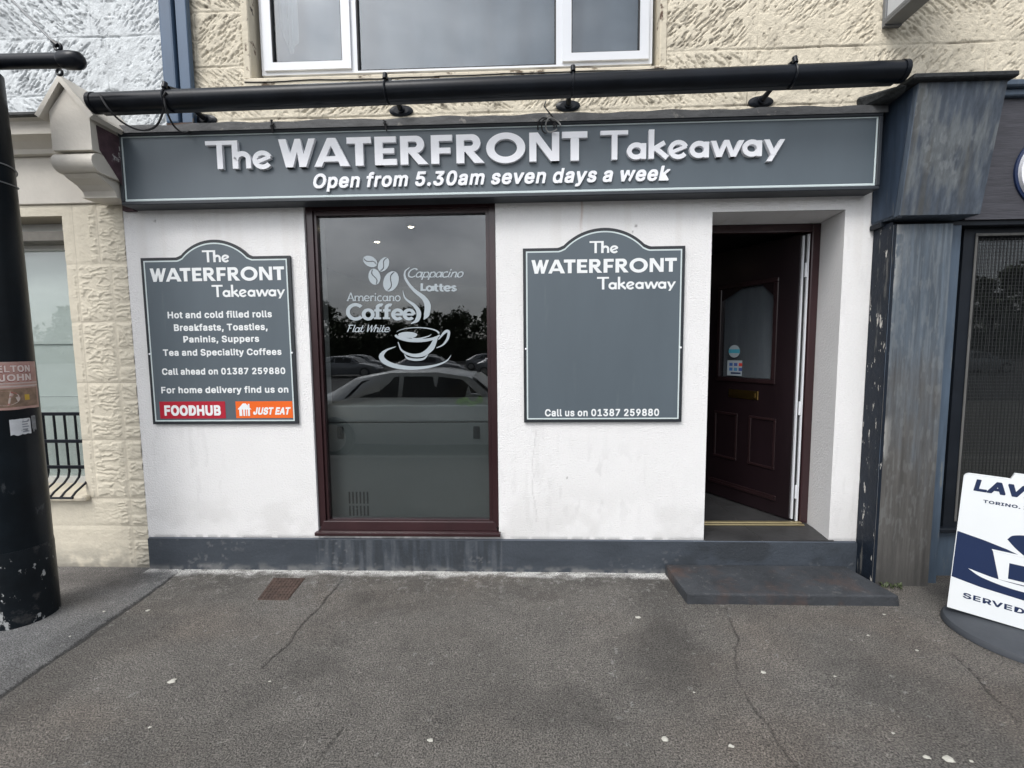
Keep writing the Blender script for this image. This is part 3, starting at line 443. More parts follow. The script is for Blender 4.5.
m_flaky = mat('flaking_dark_paint', (.010, .015, .024), .5, .25, 8, spec=.25, bump=.4, bscale=30, wear=[((.10, .10, .095), 7, .60, .08, (3, 3, .35)), ((.52, .50, .46), 15, .61, .03, (2, 2, .45))])
m_rblue = mat('blue_timber_trim', (.058, .084, .118), .55, .25, 7, (4, 4, .5), wear=[((.14, .15, .15), 6, .60, .12, (4, 4, .6))])
m_rfascia = mat('dark_brown_grey_boards', (.052, .052, .062), .7, .3, 8, (.6, 6, 6), bump=.3, bscale=25, bvec=(.5, 5, 5))
m_rdark = mat('dark_shopfront_frame', (.010, .013, .018), .45, .25, 6, spec=.2)
m_edgewood = mat('worn_frame_edge', (.10, .10, .095), .7, .3, 9, (3, 3, .6))
m_mesh = mat('grey_wire', (.020, .021, .022), .5, .2)
m_cream = mat('cream_stone_paint', (.63, .57, .455), .75, .08, 3, bump=.35, bscale=40, wear=[((.34, .31, .26), 7, .68, .1, (1, 1, 1))])
m_palestone = mat('pale_console_paint', (.62, .585, .52), .7, .08, 4, bump=.25, bscale=30, wear=[((.36, .34, .31), 9, .70, .06, (1, 1, 1))])
m_maroon = mat('peeling_maroon_paint', (.075, .042, .052), .75, .45, 14, bump=.8, bscale=35, wear=[((.035, .022, .026), 8, .55, .1, (1, 1, 1)), ((.46, .45, .44), 7, .60, .03, (1, 1, 1))])
m_tone = mat('painted_rough_stone', (1, 1, 1), .85, .12, 30, attr='tone', bump=.5, bscale=90)
m_tone_s = mat('painted_carved_stone', (1, 1, 1), .75, .06, 20, attr='tone', bump=.3, bscale=60)
m_ground = mat('tarmac', (1, 1, 1), .82, .80, 150, attr='tone', bump=1.0, bscale=150, rw=.15)
m_tile = mat('slate_floor_tile', (.036, .036, .037), .5, .3, 5, bump=.2, bscale=25)
m_grout = mat('tile_grout', (.12, .115, .11), .8, .1)
m_step = mat('painted_step', (.040, .044, .050), .6, .35, 5, bump=.5, bscale=60, wear=[((.085, .055, .045), 3.4, .50, .22, (1, 1, 1)), ((.10, .10, .10), 22, .60, .12, (1, 1, 1)), ((.018, .019, .02), 6, .62, .2, (1, 1, 1))])
m_gold = mat('brass_threshold', (.50, .42, .24), .35, .15, 9, metal=.8)
m_brass = mat('brass', (.45, .30, .10), .3, .15, 9, metal=1)
m_alu = mat('brushed_steel', (.5, .5, .5), .3, .1, metal=1)
m_rust = mat('rusty_iron', (.070, .046, .037), .8, .4, 20, bump=.5, bscale=60)
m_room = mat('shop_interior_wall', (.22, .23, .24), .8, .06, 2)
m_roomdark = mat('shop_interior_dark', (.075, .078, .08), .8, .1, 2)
m_cab = mat('grey_cabinet', (.185, .200, .200), .5, .03, 2)
m_darkslot = mat('dark_slot', (.04, .045, .048), .6, .1)
m_glass = glass_mat('shop_glass', (.73, .75, .75), 1.44, .038)
m_upglass = glass_mat('upper_glass', (.74, .78, .81), 1.52, .03)
m_leftglass = glass_mat('left_glass', (.86, .88, .87), 1.42, .03)
m_doorglass = glass_mat('door_glass', (.75, .77, .79), 1.5, .04, .08)
m_blind = mat('grey_net_blind', (.19, .215, .235), .9, .05, 2, (3, 1, 1))
m_roller = mat('pale_window_blind', (.72, .76, .75), .8, .05, 3, (1, 1, 4))
m_navy = mat('navy_print', (.012, .025, .075), .4, .05)
m_board = mat('white_sign_board', (.76, .79, .80), .4, .03, 3, wear=[((.55, .58, .60), 6, .68, .1, (1, 1, 1))])
m_rubber = mat('grey_rubber_base', (.045, .051, .06), .7, .12, 12, bump=.15, bscale=70)
m_leaf = mat('weed_leaf', (.055, .075, .028), .6, .3, 20)

# ------------------------------------------------------------------ ground
LC = [(-2.396, -1.155), (-2.408, -1.02), (-2.415, -.886), (-2.43, -.70), (-2.431, -.541), (-2.45, -.32), (-2.476, -.02)]
CR = [[(-1.272, 0), (-1.262, -.25), (-1.271, -.499), (-1.289, -.787), (-1.31, -.952)], [(-.767, -1.285), (-.797, -1.395), (-.80, -1.6)],
      [(1.193, -.36), (1.16, -.52), (1.114, -.697), (1.02, -.85), (.979, -.978), (.977, -1.171), (1.0, -1.5)],
      [(2.142, -.787), (2.10, -.93), (2.057, -1.012), (1.998, -1.218), (1.90, -1.5)]]
def ground_h(x, y):
    jx, jy = .028*(fbm(x*9, y*9, 3)-.5), .028*(fbm(x*9, y*9, 4)-.5)
    big = fbm(x*1.1, y*1.1, 11, 4); mid = fbm(x*5, y*5, 12, 4); fine = vnoise(x*95, y*95, 13)
    slab = np.interp(y, [p[1] for p in LC], [p[0] for p in LC]); s = sstep(-.012, .012, slab - x - jx)
    col = lerp3((.122, .114, .103), (.144, .145, .145), s)
    col = col*(.66+.34*big+.34*mid)[..., None]*(.86+.28*fbm(x*26, y*26, 14, 3))[..., None]
    dark = np.exp(-(((x-.70+.10*np.sin(y*4))/.13)**2))*sstep(-1.3, -.8, y)*(.4+.9*mid)      # tracked stain from the step
    dark += .6*sstep(.52, .70, fbm(x*1.7+5, y*2.6, 21)) + .7*sstep(.35, .05, np.abs(y+.16+.1*np.sin(x*5)))*sstep(.45, .65, fbm(x*3, y*6, 22))
    col = col*(1-.36*np.clip(dark, 0, 1.1))[..., None]
    warm = sstep(.45, .75, fbm(x*.9+3, y*1.4, 30)); col = col*(1+np.array([.07, .0, -.05])*warm[..., None])
    h = .0018*(fine-.5)*(1-.6*s) + .005*(fbm(x*3, y*3, 40)-.5)
    spk = vnoise(x*110+3, y*110, 44); col = col*(1+.55*sstep(.86, .97, spk)-.35*sstep(.16, .05, spk))[..., None]
    d = np.abs(x+jx-slab); w = .007+.018*fbm(x*4, y*4, 50)**1.5; c = 1-sstep(w*.5, w*1.4, d)
    for k, L in enumerate(CR):
        dd = polydist(x+jx*1.5, y+jy*1.5, L); ww = .0035+.004*fbm(x*7, y*7, 60+k); c = np.maximum(c, (.75 if k else .9)*(.25+.75*sstep(.36, .62, fbm(x*5, y*5, 65+k)))*(1-sstep(ww*.5, ww*1.6, dd)))
    col = col*(1-.72*c)[..., None]; h = h - .006*c
    # pale crumbs of old paint and lime along the wall foot
    e = sstep(-.105, -.045, y+.09*(fbm(x*7, y*7, 77)-.5))*((x > -2.72) & (x < .96))*(.35+.65*sstep(.30, .55, fbm(x*16, y*40, 70))); e2 = np.exp(y/.20)*sstep(.56, .9, fbm(x*45, y*45, 71, 3))*((x < .98) & (x > -2.6))
    col = lerp3(col, (.60, .595, .57), np.clip(.95*e+.5*e2, 0, .95))
    e3 = .30*np.exp(-((x+1.42)/.16)**2)*sstep(-.75, -.1, y)*sstep(.4, .7, fbm(x*8, y*8, 72)); col = lerp3(col, (.34, .34, .33), e3)
    gum = sstep(.90, .93, vnoise(x*31+2, y*31, 80))*sstep(.55, .75, vnoise(x*60, y*60, 81)); col = lerp3(col, (.27, .27, .255), .45*gum)
    h = h*sstep(0, .05, y+1.62)
    return h, np.clip(col, .006, .8)
pav = sheet('pavement', grid(-3.95, 3.65, .0072), grid(-1.62, .02, .0072), lambda u, v, h: (u, v, h), ground_h, m_ground, kind='structure')
m_ground2 = mat('tarmac_far', (.108, .103, .096), .82, .7, 120, bump=.8, bscale=150, wear=[((.055, .053, .05), 1.6, .55, .2, (1, 1, 1))])
m_road = mat('road_asphalt', (.05, .05, .05), .8, .3, 60)
m_kerb = mat('granite_kerb', (.22, .21, .20), .8, .25, 30)
b = MB(); b.box(-40, -3.95, -3.05, 3, -.3, 0); b.box(3.65, 40, -3.05, 3, -.3, 0); b.box(-3.95, 3.65, -3.05, -1.62, -.3, 0)
b.add([(-3.95, -1.62, -.02), (3.65, -1.62, -.02), (3.65, 3, -.02), (-3.95, 3, -.02)], [(0, 1, 2, 3)])
props(build(b, 'footpath', m_ground2), kind='structure')
b = MB(); b.box(-40, 40, -3.2, -3.05, -.3, .004, .012); props(build(b, 'kerb', m_kerb), kind='structure')
b = MB(); b.add([(-900, -900, -.12), (900, -900, -.12), (900, 900, -.12), (-900, 900, -.12)], [(0, 1, 2, 3)]); props(build(b, 'ground', m_road), kind='structure')

# ------------------------------------------------------------------ the takeaway building
XL, XR = -2.725, 2.235
bld = thing('takeaway_building', 'takeaway with white rendered ground floor, mahogany window and rough cream stone above', 'building', (0, 0, 0))
DX0, DX1, DT, PT = 1.209, 2.048, 2.425, .231
WX0, WX1, WZ0, WZ1 = -1.482, -.200, .262, 2.536
def wall_holes(mb, x0, x1, z0, z1, y0, y1, holes):
    xs = sorted({x0, x1} | {h[i] for h in holes for i in (0, 1)}); zs = sorted({z0, z1} | {h[i] for h in holes for i in (2, 3)})
    inside = lambda x, z: any(h[0] < x < h[1] and h[2] < z < h[3] for h in holes)
    cell = {(i, j): not inside((xs[i]+xs[i+1])/2, (zs[j]+zs[j+1])/2) for i in range(len(xs)-1) for j in range(len(zs)-1)}
    for (i, j), k in cell.items():
        if not k: continue
        a, b_, c, d = xs[i], xs[i+1], zs[j], zs[j+1]
        mb.add([(a, y0, c), (b_, y0, c), (b_, y0, d), (a, y0, d)], [(0, 1, 2, 3)]); mb.add([(a, y1, c), (b_, y1, c), (b_, y1, d), (a, y1, d)], [(3, 2, 1, 0)])
        if not cell.get((i-1, j)): mb.add([(a, y0, c), (a, y1, c), (a, y1, d), (a, y0, d)], [(0, 3, 2, 1)])
        if not cell.get((i+1, j)): mb.add([(b_, y0, c), (b_, y1, c), (b_, y1, d), (b_, y0, d)], [(0, 1, 2, 3)])
        if not cell.get((i, j-1)): mb.add([(a, y0, c), (b_, y0, c), (b_, y1, c), (a, y1, c)], [(0, 3, 2, 1)])
        if not cell.get((i, j+1)): mb.add([(a, y0, d), (b_, y0, d), (b_, y1, d), (a, y1, d)], [(0, 1, 2, 3)])
    return mb
b = wall_holes(MB(), XL, XR, PT, 2.60, .002, .30, [(DX0, DX1+.047, PT-1, DT), (WX0, WX1, WZ0, WZ1)])
rw = build(b, 'render_wall', m_render, bld)
m_rface = mat('rough_white_render', (1, 1, 1), .88, .03, 90, attr='tone', bump=.62, bscale=95)
def rface(x, z):
    col = np.ones(x.shape+(3,))*np.array([.805, .800, .792])*(.955+.06*fbm(x*1.3, z*1.3, 140)+.03*fbm(x*9, z*9, 141))[..., None]
    dr = sstep(.50, .78, fbm(x*15, z*.9, 142, 3))*sstep(1.55, 2.5, z+.35*fbm(x*6, x*0, 143)); col = lerp3(col, (.50, .44, .37), .10*dr)
    rust = np.exp(-((x-.365+.004*np.sin(z*30))/.006)**2)*sstep(2.2, 2.5, z); col = lerp3(col, (.42, .24, .15), .5*rust)
    low = sstep(.75, .25, z)*sstep(.40, .70, fbm(x*4, z*5, 144)); col = lerp3(col, (.50, .49, .47), .30*low)
    sp = sstep(.26, .231, z)*sstep(.3, .55, fbm(x*20, z*9, 150)); col = lerp3(col, (.25, .25, .25), .6*sp)
    sc_ = sstep(.60, .70, fbm(x*26, z*7, 145))*np.exp(-((x-.45)/.38)**2-((z-.62)/.24)**2); col = lerp3(col, (.38, .37, .36), .22*sc_)
    sc2 = sstep(.63, .72, fbm(x*30, z*5, 146))*sstep(.5, .66, fbm(x*1.6, z*1.6, 147)); col = lerp3(col, (.42, .41, .40), .10*sc2)
    for (px, py, r) in ((155, 221, .010), (636, 226, .011), (633, 232, .007), (567, 478, .008)):
        X, Z = at(px, py, 0); col = lerp3(col, (.16, .15, .14), .75*(1-sstep(r*.5, r*1.2, np.hypot((x-X)*1.4, z-Z))))
    hc = np.abs(x-.02-.10*fbm(z*3, z*0, 148)-(z-.9)*.05); col = lerp3(col, (.40, .39, .38), .35*(1-sstep(.001, .006, hc))*(z < 1.0)*(z > .35))
    return .0006*fbm(x*60, z*60, 149, 2), np.clip(col, .02, .84)
sheet('render_face', grid(XL, XR, .0085, (DX0, DX1, WX0, WX1)), grid(PT, 2.60, .0085, (WZ0, WZ1, DT)), lambda u, v, h_: (u, 0-h_, v), rface, m_rface, rw, holes=[(DX0, DX1, -1, DT), (WX0, WX1, WZ0, WZ1)])
b = MB(); b.box(XL+.004, XR-.006, -.014, .12, -.05, PT, .006); pb = build(b, 'plinth', m_plinth, bld)
m_pface = mat('scuffed_plinth_paint', (1, 1, 1), .6, .10, 50, attr='tone', bump=.4, bscale=60)
def pface(x, z):
    n1 = fbm(x*5, z*12, 160); st = fbm(x*34, z*3, 161, 3)
    col = lerp3((.034, .042, .053), (.055, .066, .081), n1)
    win = ((x > -1.5) & (x < -.18))*1.0; col = lerp3(col, (.17, .18, .19), .22*win*sstep(.52, .72, st)); col = lerp3(col, (.022, .026, .03), .5*win*sstep(.55, .35, st))
    dk = sstep(.85, 1.2, x)*sstep(.40, .62, fbm(x*4, z*6, 162)); col = lerp3(col, (.022, .025, .028), .65*dk)
    ft = sstep(.055, .0, z+.05*(fbm(x*9, z*20, 163)-.5)); col = lerp3(col, (.21, .21, .205), .60*ft*sstep(.3, .6, fbm(x*18, z*18, 164)))
    ch = sstep(.70, .78, fbm(x*40, z*40, 165, 2)); col = lerp3(col, (.30, .30, .30), .22*ch*sstep(.5, .7, fbm(x*3, z*3, 166)))
    return .001*n1, np.clip(col, .01, .5)
sheet('plinth_face', grid(XL+.006, XR-.008, .0075), grid(-.03, PT-.007, .0075), lambda u, v, h_: (u, -.0155-h_, v), pface, m_pface, pb)
# the return of the doorway, rendered in a duller white
b = MB().prism([(DX1, .0015), (DX1+.0465, .0015), (DX1+.0465, .299), (DX1+.044, .299)], 'z', PT+.003, DT-.001)
b.add([(DX0, .004, DT-.002), (DX1-.002, .004, DT-.002), (DX1+.044, .30, DT-.002), (DX0, .30, DT-.002)], [(3, 2, 1, 0)])
build(b, 'doorway_return', m_render, bld)
# shop window
sw = props(build(wall_holes(MB(), WX0+.003, WX1-.003, WZ0+.045, WZ1-.003, .018, .095, [(WX0+.048, WX1-.044, .325, 2.492)]), 'window', m_mahog, bld))
b = wall_holes(MB(), WX0+.050, WX1-.046, .327, 2.490, .032, .082, [(-1.414, -.268, .352, 2.462)]); build(b, 'bead', m_mahog, sw, local=False)
b = MB(); b.box(WX0-.012, WX1+.012, -.035, .10, WZ0-.004, WZ0+.022, .006, 2); b.hexa([(WX0+.01, .004, WZ0+.022), (WX1-.01, .004, WZ0+.022), (WX1-.01, .05, WZ0+.022), (WX0+.01, .05, WZ0+.022), (WX0+.03, .014, WZ0+.085), (WX1-.03, .014, WZ0+.085), (WX1-.03, .05, WZ0+.085), (WX0+.03, .05, WZ0+.085)], .004); build(b, 'sill', m_mahog, sw, local=False)
b = MB(); b.box(-1.42, -.262, .056, .060, .346, 2.468); build(b, 'pane', m_glass, sw, local=False)
# room inside: dark walls, ceiling, floor
b = MB(); FZ = .236
b.add([(-2.6, .30, FZ), (-2.6, 4.6, FZ), (-2.6, 4.6, 2.64), (-2.6, .30, 2.64)], [(0, 1, 2, 3)]); b.add([(2.6, .30, FZ), (2.6, 4.6, FZ), (2.6, 4.6, 2.64), (2.6, .30, 2.64)], [(3, 2, 1, 0)])
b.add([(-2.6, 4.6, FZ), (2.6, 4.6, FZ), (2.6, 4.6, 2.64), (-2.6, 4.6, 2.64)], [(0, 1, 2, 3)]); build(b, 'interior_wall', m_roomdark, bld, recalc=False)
b = MB(); b.add([(-2.6, .30, 2.64), (2.6, .30, 2.64), (2.6, 4.6, 2.64), (-2.6, 4.6, 2.64)], [(0, 1, 2, 3)]); build(b, 'ceiling', m_room, bld, recalc=False)
b = MB()
for i in range(9):
    for j in range(15):
        x0 = -2.6+i*.6 + .0; y0 = -.012+j*.31
        xa, xb = max(x0, -2.6)+.003, min(x0+.597, 2.6); ya, yb = y0+.003, y0+.307
        if y0 < .28: xa, xb = max(xa, DX0+.004), min(xb, DX1+.03); yb = min(yb, .297)
        if xb-xa > .02: b.box(xa, xb, ya, yb, FZ-.012, FZ+.002)
build(b, 'floor', m_tile, bld)
b = MB(); b.box(DX0+.003, DX1-.005, -.008, .30, FZ-.03, FZ-.002); b.box(-2.6, 2.6, .301, 4.6, FZ-.03, FZ-.002); build(b, 'floor_screed', m_grout, bld)
# door frame and open door
FX0, FX1, FY0, FY1, FT = 1.205, 2.092, .288, .350, 2.42
b = MB(); b.box(FX0, FX0+.065, FY0, FY1, FZ, FT, .005); b.box(FX1-.058, FX1-.0, FY0, FY1, FZ, FT, .005); b.box(FX0+.065, FX1-.058, FY0, FY1, FT-.055, FT, .005)
fr = build(b, 'door_frame', m_mahog, bld)
b = MB(); b.box(2.012, 2.024, .30, .345, FZ+.01, FT-.07); b.box(1.988, 1.999, .318, .345, FZ+.02, FT-.075); build(b, 'hinge_strip', m_upvc, fr)
b = MB(); b.box(2.000, 2.011, .312, .345, FZ+.01, FT-.07); build(b, 'gasket', m_gasket, fr)
for z in (.42, 1.05, 2.05): build(MB().tube([(2.006, .303, z), (2.006, .303, z+.10)], .009, 10), 'hinge', m_upvc, fr, smooth=True)
b = MB(); b.box(FX0+.01, FX1-.06, .225, .246, FZ+.003, FZ+.014, .003); b.box(FX0+.01, FX1-.06, .256, .288, FZ+.003, FZ+.018, .004); build(b, 'threshold', m_gold, bld)
HX, HY = 1.992, .335; DIRV = Vector((-.366, .657, 0)).normalized(); NRM = Vector((-DIRV.y, DIRV.x, 0))   # NRM points out of the visible face
def leaf(u, n, z): p = Vector((HX, HY, 0)) + DIRV*u + NRM*n; return (p.x, p.y, z)
if leaf(0, 1, 0)[1] > HY: NRM = -NRM
LW, LZ0, LZ1 = .80, FZ+.014, 2.352
def lbox(mb, u0, u1, n0, n1, z0, z1, bev=0):
    return mb.hexa([leaf(u0, n0, z0), leaf(u1, n0, z0), leaf(u1, n1, z0), leaf(u0, n1, z0), leaf(u0, n0, z1), leaf(u1, n0, z1), leaf(u1, n1, z1), leaf(u0, n1, z1)], bev)
GU0, GU1, GZ0, GZ1, GZ2 = .175, .62, 1.30, 1.94, 2.04
b = MB(); lbox(b, 0, GU0, -.022, .022, LZ0, LZ1); lbox(b, GU1, LW, -.022, .022, LZ0, LZ1); lbox(b, GU0, GU1, -.022, .022, LZ0, GZ0); lbox(b, GU0, GU1, -.022, .022, GZ2, LZ1)
# shaped head of the glazing: two sloping fillets
b.add([leaf(GU0, .021, GZ2), leaf(GU0, .021, GZ1), leaf(GU0+.10, .021, GZ2)], [(0, 1, 2)]); b.add([leaf(GU1, .021, GZ2), leaf(GU1, .021, GZ1), leaf(GU1-.20, .021, GZ2)], [(0, 1, 2)])
door = build(b, 'door', m_doorleaf, bld)
b = MB()
for (u0, u1, z0, z1) in ((.12, .34, .60, 1.0), (.44, .66, .60, 1.0), (.10, .70, .36, .40)):
    for q in ((u0, u1, z0, z0+.02), (u0, u1, z1-.02, z1), (u0, u0+.02, z0+.02, z1-.02), (u1-.02, u1, z0+.02, z1-.02)): lbox(b, q[0], q[1], .022, .032, q[2], q[3], .003)
for q in ((GU0-.035, GU1+.035, GZ0-.035, GZ0), (GU0-.035, GU0, GZ0, GZ2), (GU1, GU1+.035, GZ0, GZ2), (GU0-.035, GU1+.035, GZ2, GZ2+.035)): lbox(b, q[0], q[1], .022, .034, q[2], q[3], .004)
build(b, 'moulding', mat('door_moulding', (.016, .008, .009), .3, .2), door)
b = MB(); lbox(b, GU0, GU1, -.004, .004, GZ0, GZ2); build(b, 'pane', m_doorglass, door)
b = MB(); lbox(b, GU0+.003, GU1-.003, -.019, -.016, GZ0+.003, GZ2-.003); build(b, 'backing_panel', mat('obscured_glass', (.30, .31, .315), .6, .25, 3, (3, 3, .4)), door)
b = MB(); lbox(b, .27, .53, .022, .030, 1.13, 1.20, .003); lp = build(b, 'letter_plate', m_brass, door)
b = MB(); lbox(b, .29, .51, .0305, .034, 1.147, 1.183, .002); build(b, 'flap', m_brass, lp)
def disc(u, z, r, n0): return [leaf(u+r*math.cos(2*PI*i/28), n0, z+r*math.sin(2*PI*i/28)) for i in range(28)]
b = MB(); b.add(disc(.505, 1.518, .052, .0055), [tuple(range(28))]); st = build(b, 'round_sticker', m_etch, door)
b = MB(); lbox(b, .455, .555, .006, .0068, 1.503, 1.535); build(b, 'band', mat('cyan_print', (.06, .34, .45), .5, .05), st)
b = MB(); lbox(b, .43, .565, .0052, .006, 1.315, 1.442); ps = build(b, 'payment_sticker', m_etch, door)
cols = [(.05, .12, .35), (.06, .10, .30), (.55, .05, .04), (.04, .15, .40), (.05, .22, .40), (.04, .07, .25)]
for k in range(6):
    u = .545-(k % 3)*.043; z = 1.405-(k//3)*.040
    b = MB(); lbox(b, u-.030, u, .0062, .0070, z-.010, z+.016); build(b, 'card_mark', mat('card_print', cols[k], .5, .05), ps)
b = MB(); lbox(b, .44, .53, .0062, .007, 1.328, 1.343); build(b, 'print_line', m_navy, ps)
# cabinet and little spots inside
cab = thing('cabinet', 'pale grey counter cabinet back standing inside the shop window, with slotted vent', 'cabinet', (-.84, .4, FZ))
b = MB(); b.box(-1.47, -.215, .135, .62, FZ+.004, 1.030, .004); build(b, 'body', m_cab, cab)
b = MB(); b.box(-1.475, -.21, .128, .63, 1.036, 1.160, .012, 2); build(b, 'top', mat('cabinet_top', (.24, .255, .258), .45, .05), cab)
b = MB()
for k in range(6):
    x = -1.312+k*.027
    for z0, z1 in ((.34, .415), (.432, .52)): b.box(x, x+.011, .1325, .1349, z0, z1)
build(b, 'vent', m_darkslot, cab)
for x in (-1.375, -.385): b = MB(); b.box(x, x+.045, .122, .1345, .915, 1.005, .005); b.box(x+.012, x+.030, .112, .121, .935, .985, .003); build(b, 'latch', m_darkslot, cab)
for (px, py, lab) in ((377, 242, 'small lit ceiling spotlight seen through the shop window, the one nearer the coffee bean decal'), (411, 227, 'small lit ceiling spotlight seen through the shop window, the one above the word Cappacino')):
    X, Y = gr(px, py, 2.63)
    t = thing('spotlight', lab, 'spotlight', (X, Y, 2.64), 'ceiling spotlights inside the shop')
    b = MB(); b.lathe((X, Y, 2.64), [(.040, -.001), (.040, -.008), (.026, -.011), (.023, -.004)], 20); build(b, 'bezel', m_white, t, smooth=True)
    b = MB(); b.lathe((X, Y, 2.64), [(.021, -.006), (.021, -.012), (.014, -.015)], 20); build(b, 'bulb', emit_mat('warm_bulb', (1, .86, .62), 14), t)
# upper storey
def stone(seed, c0, c1, course=.335, z0=.06, length=.72, dirt_shade=.8, amp=.0065, edges=(), dark=(.10, .082, .06)):
    def f(x, z):
        wob = .012*(fbm(x*5, z*5, seed+1)-.5)
        cz = (z-z0+wob)/course; ci = np.floor(cz); fz = cz-ci
        hsh = np.modf(np.abs(np.sin(ci*12.9898+seed)*43758.5453))[0]
        cx = x/length + hsh*3 + wob; bi = np.floor(cx); fx = cx-bi
        hb = np.modf(np.abs(np.sin(bi*78.233+ci*37.719+seed)*43758.5453))[0]
        dz = np.minimum(fz, 1-fz)*course; dx = np.minimum(fx, 1-fx)*length; dj = np.minimum(dz, dx+.004)
        an = np.where(hb > .42, .72, -.62) + (hb-.5)*.5
        a = x*np.cos(an)+z*np.sin(an); c = -x*np.sin(an)+z*np.cos(an); wj = .5*fbm(x*12, z*12, seed+2)
        s = vnoise(c*98+wj*3.0, a*21+hb*9, seed+3); s2 = vnoise(c*170+wj*4, a*50, seed+4)
        cut = np.clip(.60*s+.40*s2, 0, 1); rough = fbm(x*34, z*34, seed+5, 3)
        bare = sstep(.52, .68, fbm(x*2.6, z*2.6, seed+6))                       # patches left smoother
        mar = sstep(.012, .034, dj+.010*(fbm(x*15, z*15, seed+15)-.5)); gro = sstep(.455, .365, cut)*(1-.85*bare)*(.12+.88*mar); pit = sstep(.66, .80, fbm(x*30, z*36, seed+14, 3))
        hgt = .012 - amp*gro - .005*pit + .003*rough + .004*fbm(x*3, z*3, seed+7) + .002*(1-bare)*cut*mar
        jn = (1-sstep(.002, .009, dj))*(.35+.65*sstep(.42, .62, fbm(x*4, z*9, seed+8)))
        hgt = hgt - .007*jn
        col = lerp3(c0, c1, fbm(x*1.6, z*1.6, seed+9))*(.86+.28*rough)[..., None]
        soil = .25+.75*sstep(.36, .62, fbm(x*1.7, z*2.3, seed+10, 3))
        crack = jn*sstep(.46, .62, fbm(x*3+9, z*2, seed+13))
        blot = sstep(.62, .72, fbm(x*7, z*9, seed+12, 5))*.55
        col = lerp3(col, dark, np.clip(dirt_shade*(.80*gro*soil+.9*pit*soil+1.1*crack+.25*jn+blot*soil), 0, .9))  # grime, and shade painted into grooves and pits to strengthen the relief
        for (kind, v) in edges:
            hgt = hgt*(sstep(0, .03, np.abs(x-v)) if kind == 'x' else sstep(0, .03, np.abs(z-v)))
        return hgt, np.clip(col, .01, .85)
    return f
UX0, UX1, UZ0 = at(262, 70, .07)[0]-.03, at(652, 60, .07)[0]+.03, at(300, 74, .07)[1]-.01
SZ = at(300, 76, -.03)[1]
us = grid(-2.36, 6.55, .0046, (UX0, UX1)); vs2 = grid(2.86, 4.02, .0046, (SZ-.03,))
sheet('stone_wall', us, vs2, lambda u, v, h: (u, .012-h, v), stone(5, (.68, .615, .485), (.62, .565, .45), dirt_shade=.54), m_tone, bld, holes=[(UX0, UX1, SZ-.03, 9)])
us = grid(-2.36, 6.55, .03, (UX0, UX1)); vs2 = grid(4.02, 6.6, .03, (5.3,))
sheet('stone_wall_high', us, vs2, lambda u, v, h: (u, .012-h, v), stone(5, (.68, .615, .485), (.62, .565, .45), dirt_shade=.85), m_tone, bld, holes=[(UX0, UX1, 3, 5.3)])
b = wall_holes(MB(), -2.36, 6.55, 2.601, 6.6, .014, .30, [(UX0, UX1, SZ-.03, 5.3)]); build(b, 'backing_wall', m_cream, bld)
b = MB(); b.hexa([(-6.8, -.15, 6.6), (6.60, -.15, 6.6), (6.60, 5.2, 6.6), (-6.8, 5.2, 6.6), (-6.8, 1.6, 8.6), (6.60, 1.6, 8.6), (6.60, 3.4, 8.6), (-6.8, 3.4, 8.6)]); build(b, 'roof', mat('slate_roof', (.06, .065, .07), .7, .2), bld)
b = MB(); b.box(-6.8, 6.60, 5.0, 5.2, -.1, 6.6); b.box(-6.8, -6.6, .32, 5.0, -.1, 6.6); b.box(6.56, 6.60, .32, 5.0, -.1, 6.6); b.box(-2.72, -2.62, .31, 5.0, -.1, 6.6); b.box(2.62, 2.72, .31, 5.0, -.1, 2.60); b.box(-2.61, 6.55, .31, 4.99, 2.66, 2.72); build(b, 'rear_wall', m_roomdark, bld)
b = MB(); b.hexa([(UX0-.04, -.03, SZ-.075), (UX1+.055, -.03, SZ-.075), (UX1+.055, .12, SZ-.075), (UX0-.04, .12, SZ-.075), (UX0-.04, -.03, SZ-.004), (UX1+.055, -.03, SZ-.004), (UX1+.055, .12, UZ0+.004), (UX0-.04, .12, UZ0+.004)], .010, 2); build(b, 'window_sill', mat('stained_sill_paint', (.60, .545, .43), .8, .1, 5, bump=.5, bscale=40, wear=[((.12, .085, .055), 8, .54, .07, (1, 1, 1.5))]), bld)
b = MB()
b.tube([(UX0-.03+k*.0455, -.0335, SZ-.030+.016*(float(fbm(np.array(k*.22), np.array(3.1), 5))-.5)) for k in range(60)], .0030, 6)
build(b, 'sill_cable', m_cable, bld)
m_jamb = mat('chipped_jamb_paint', (.60, .545, .43), .85, .12, 8, bump=.5, bscale=50, wear=[((.10, .06, .04), 9, .57, .05, (1.5, 1, .8)), ((.06, .05, .045), 16, .64, .05, (1, 1, .6))])
for x0, x1 in ((UX0-.045, UX0+.004), (UX1-.004, UX1+.040)): build(MB().box(x0, x1, -.012, .069, SZ+.002, 5.29, .006), 'window_jamb', m_jamb, bld)
b = MB(); v = []
for i in range(13):
    x = UX0+.10+.13*i/12; v += [(x, .20+.012*math.sin(i*1.9), UZ0+.10+.30*max(0, 1-i/6)*(i < 6)+.22*(i/12)), (x, .20+.012*math.sin(i*1.9), 5.3)]
b.add(v, [(2*i, 2*i+2, 2*i+3, 2*i+1) for i in range(12)]); build(b, 'curtain', mat('pale_curtain', (.45, .46, .46), .9, .08, 4), bld, smooth=True)
uw = build(wall_holes(MB(), UX0+.03, UX1-.03, UZ0+.006, 5.28, .070, .150, [(UX0+.075, -1.16, UZ0+.04, 5.2), (-1.108, .205, UZ0+.018, 5.2), (.262, UX1-.075, UZ0+.04, 5.2)]), 'upper_window', m_upvc, bld)
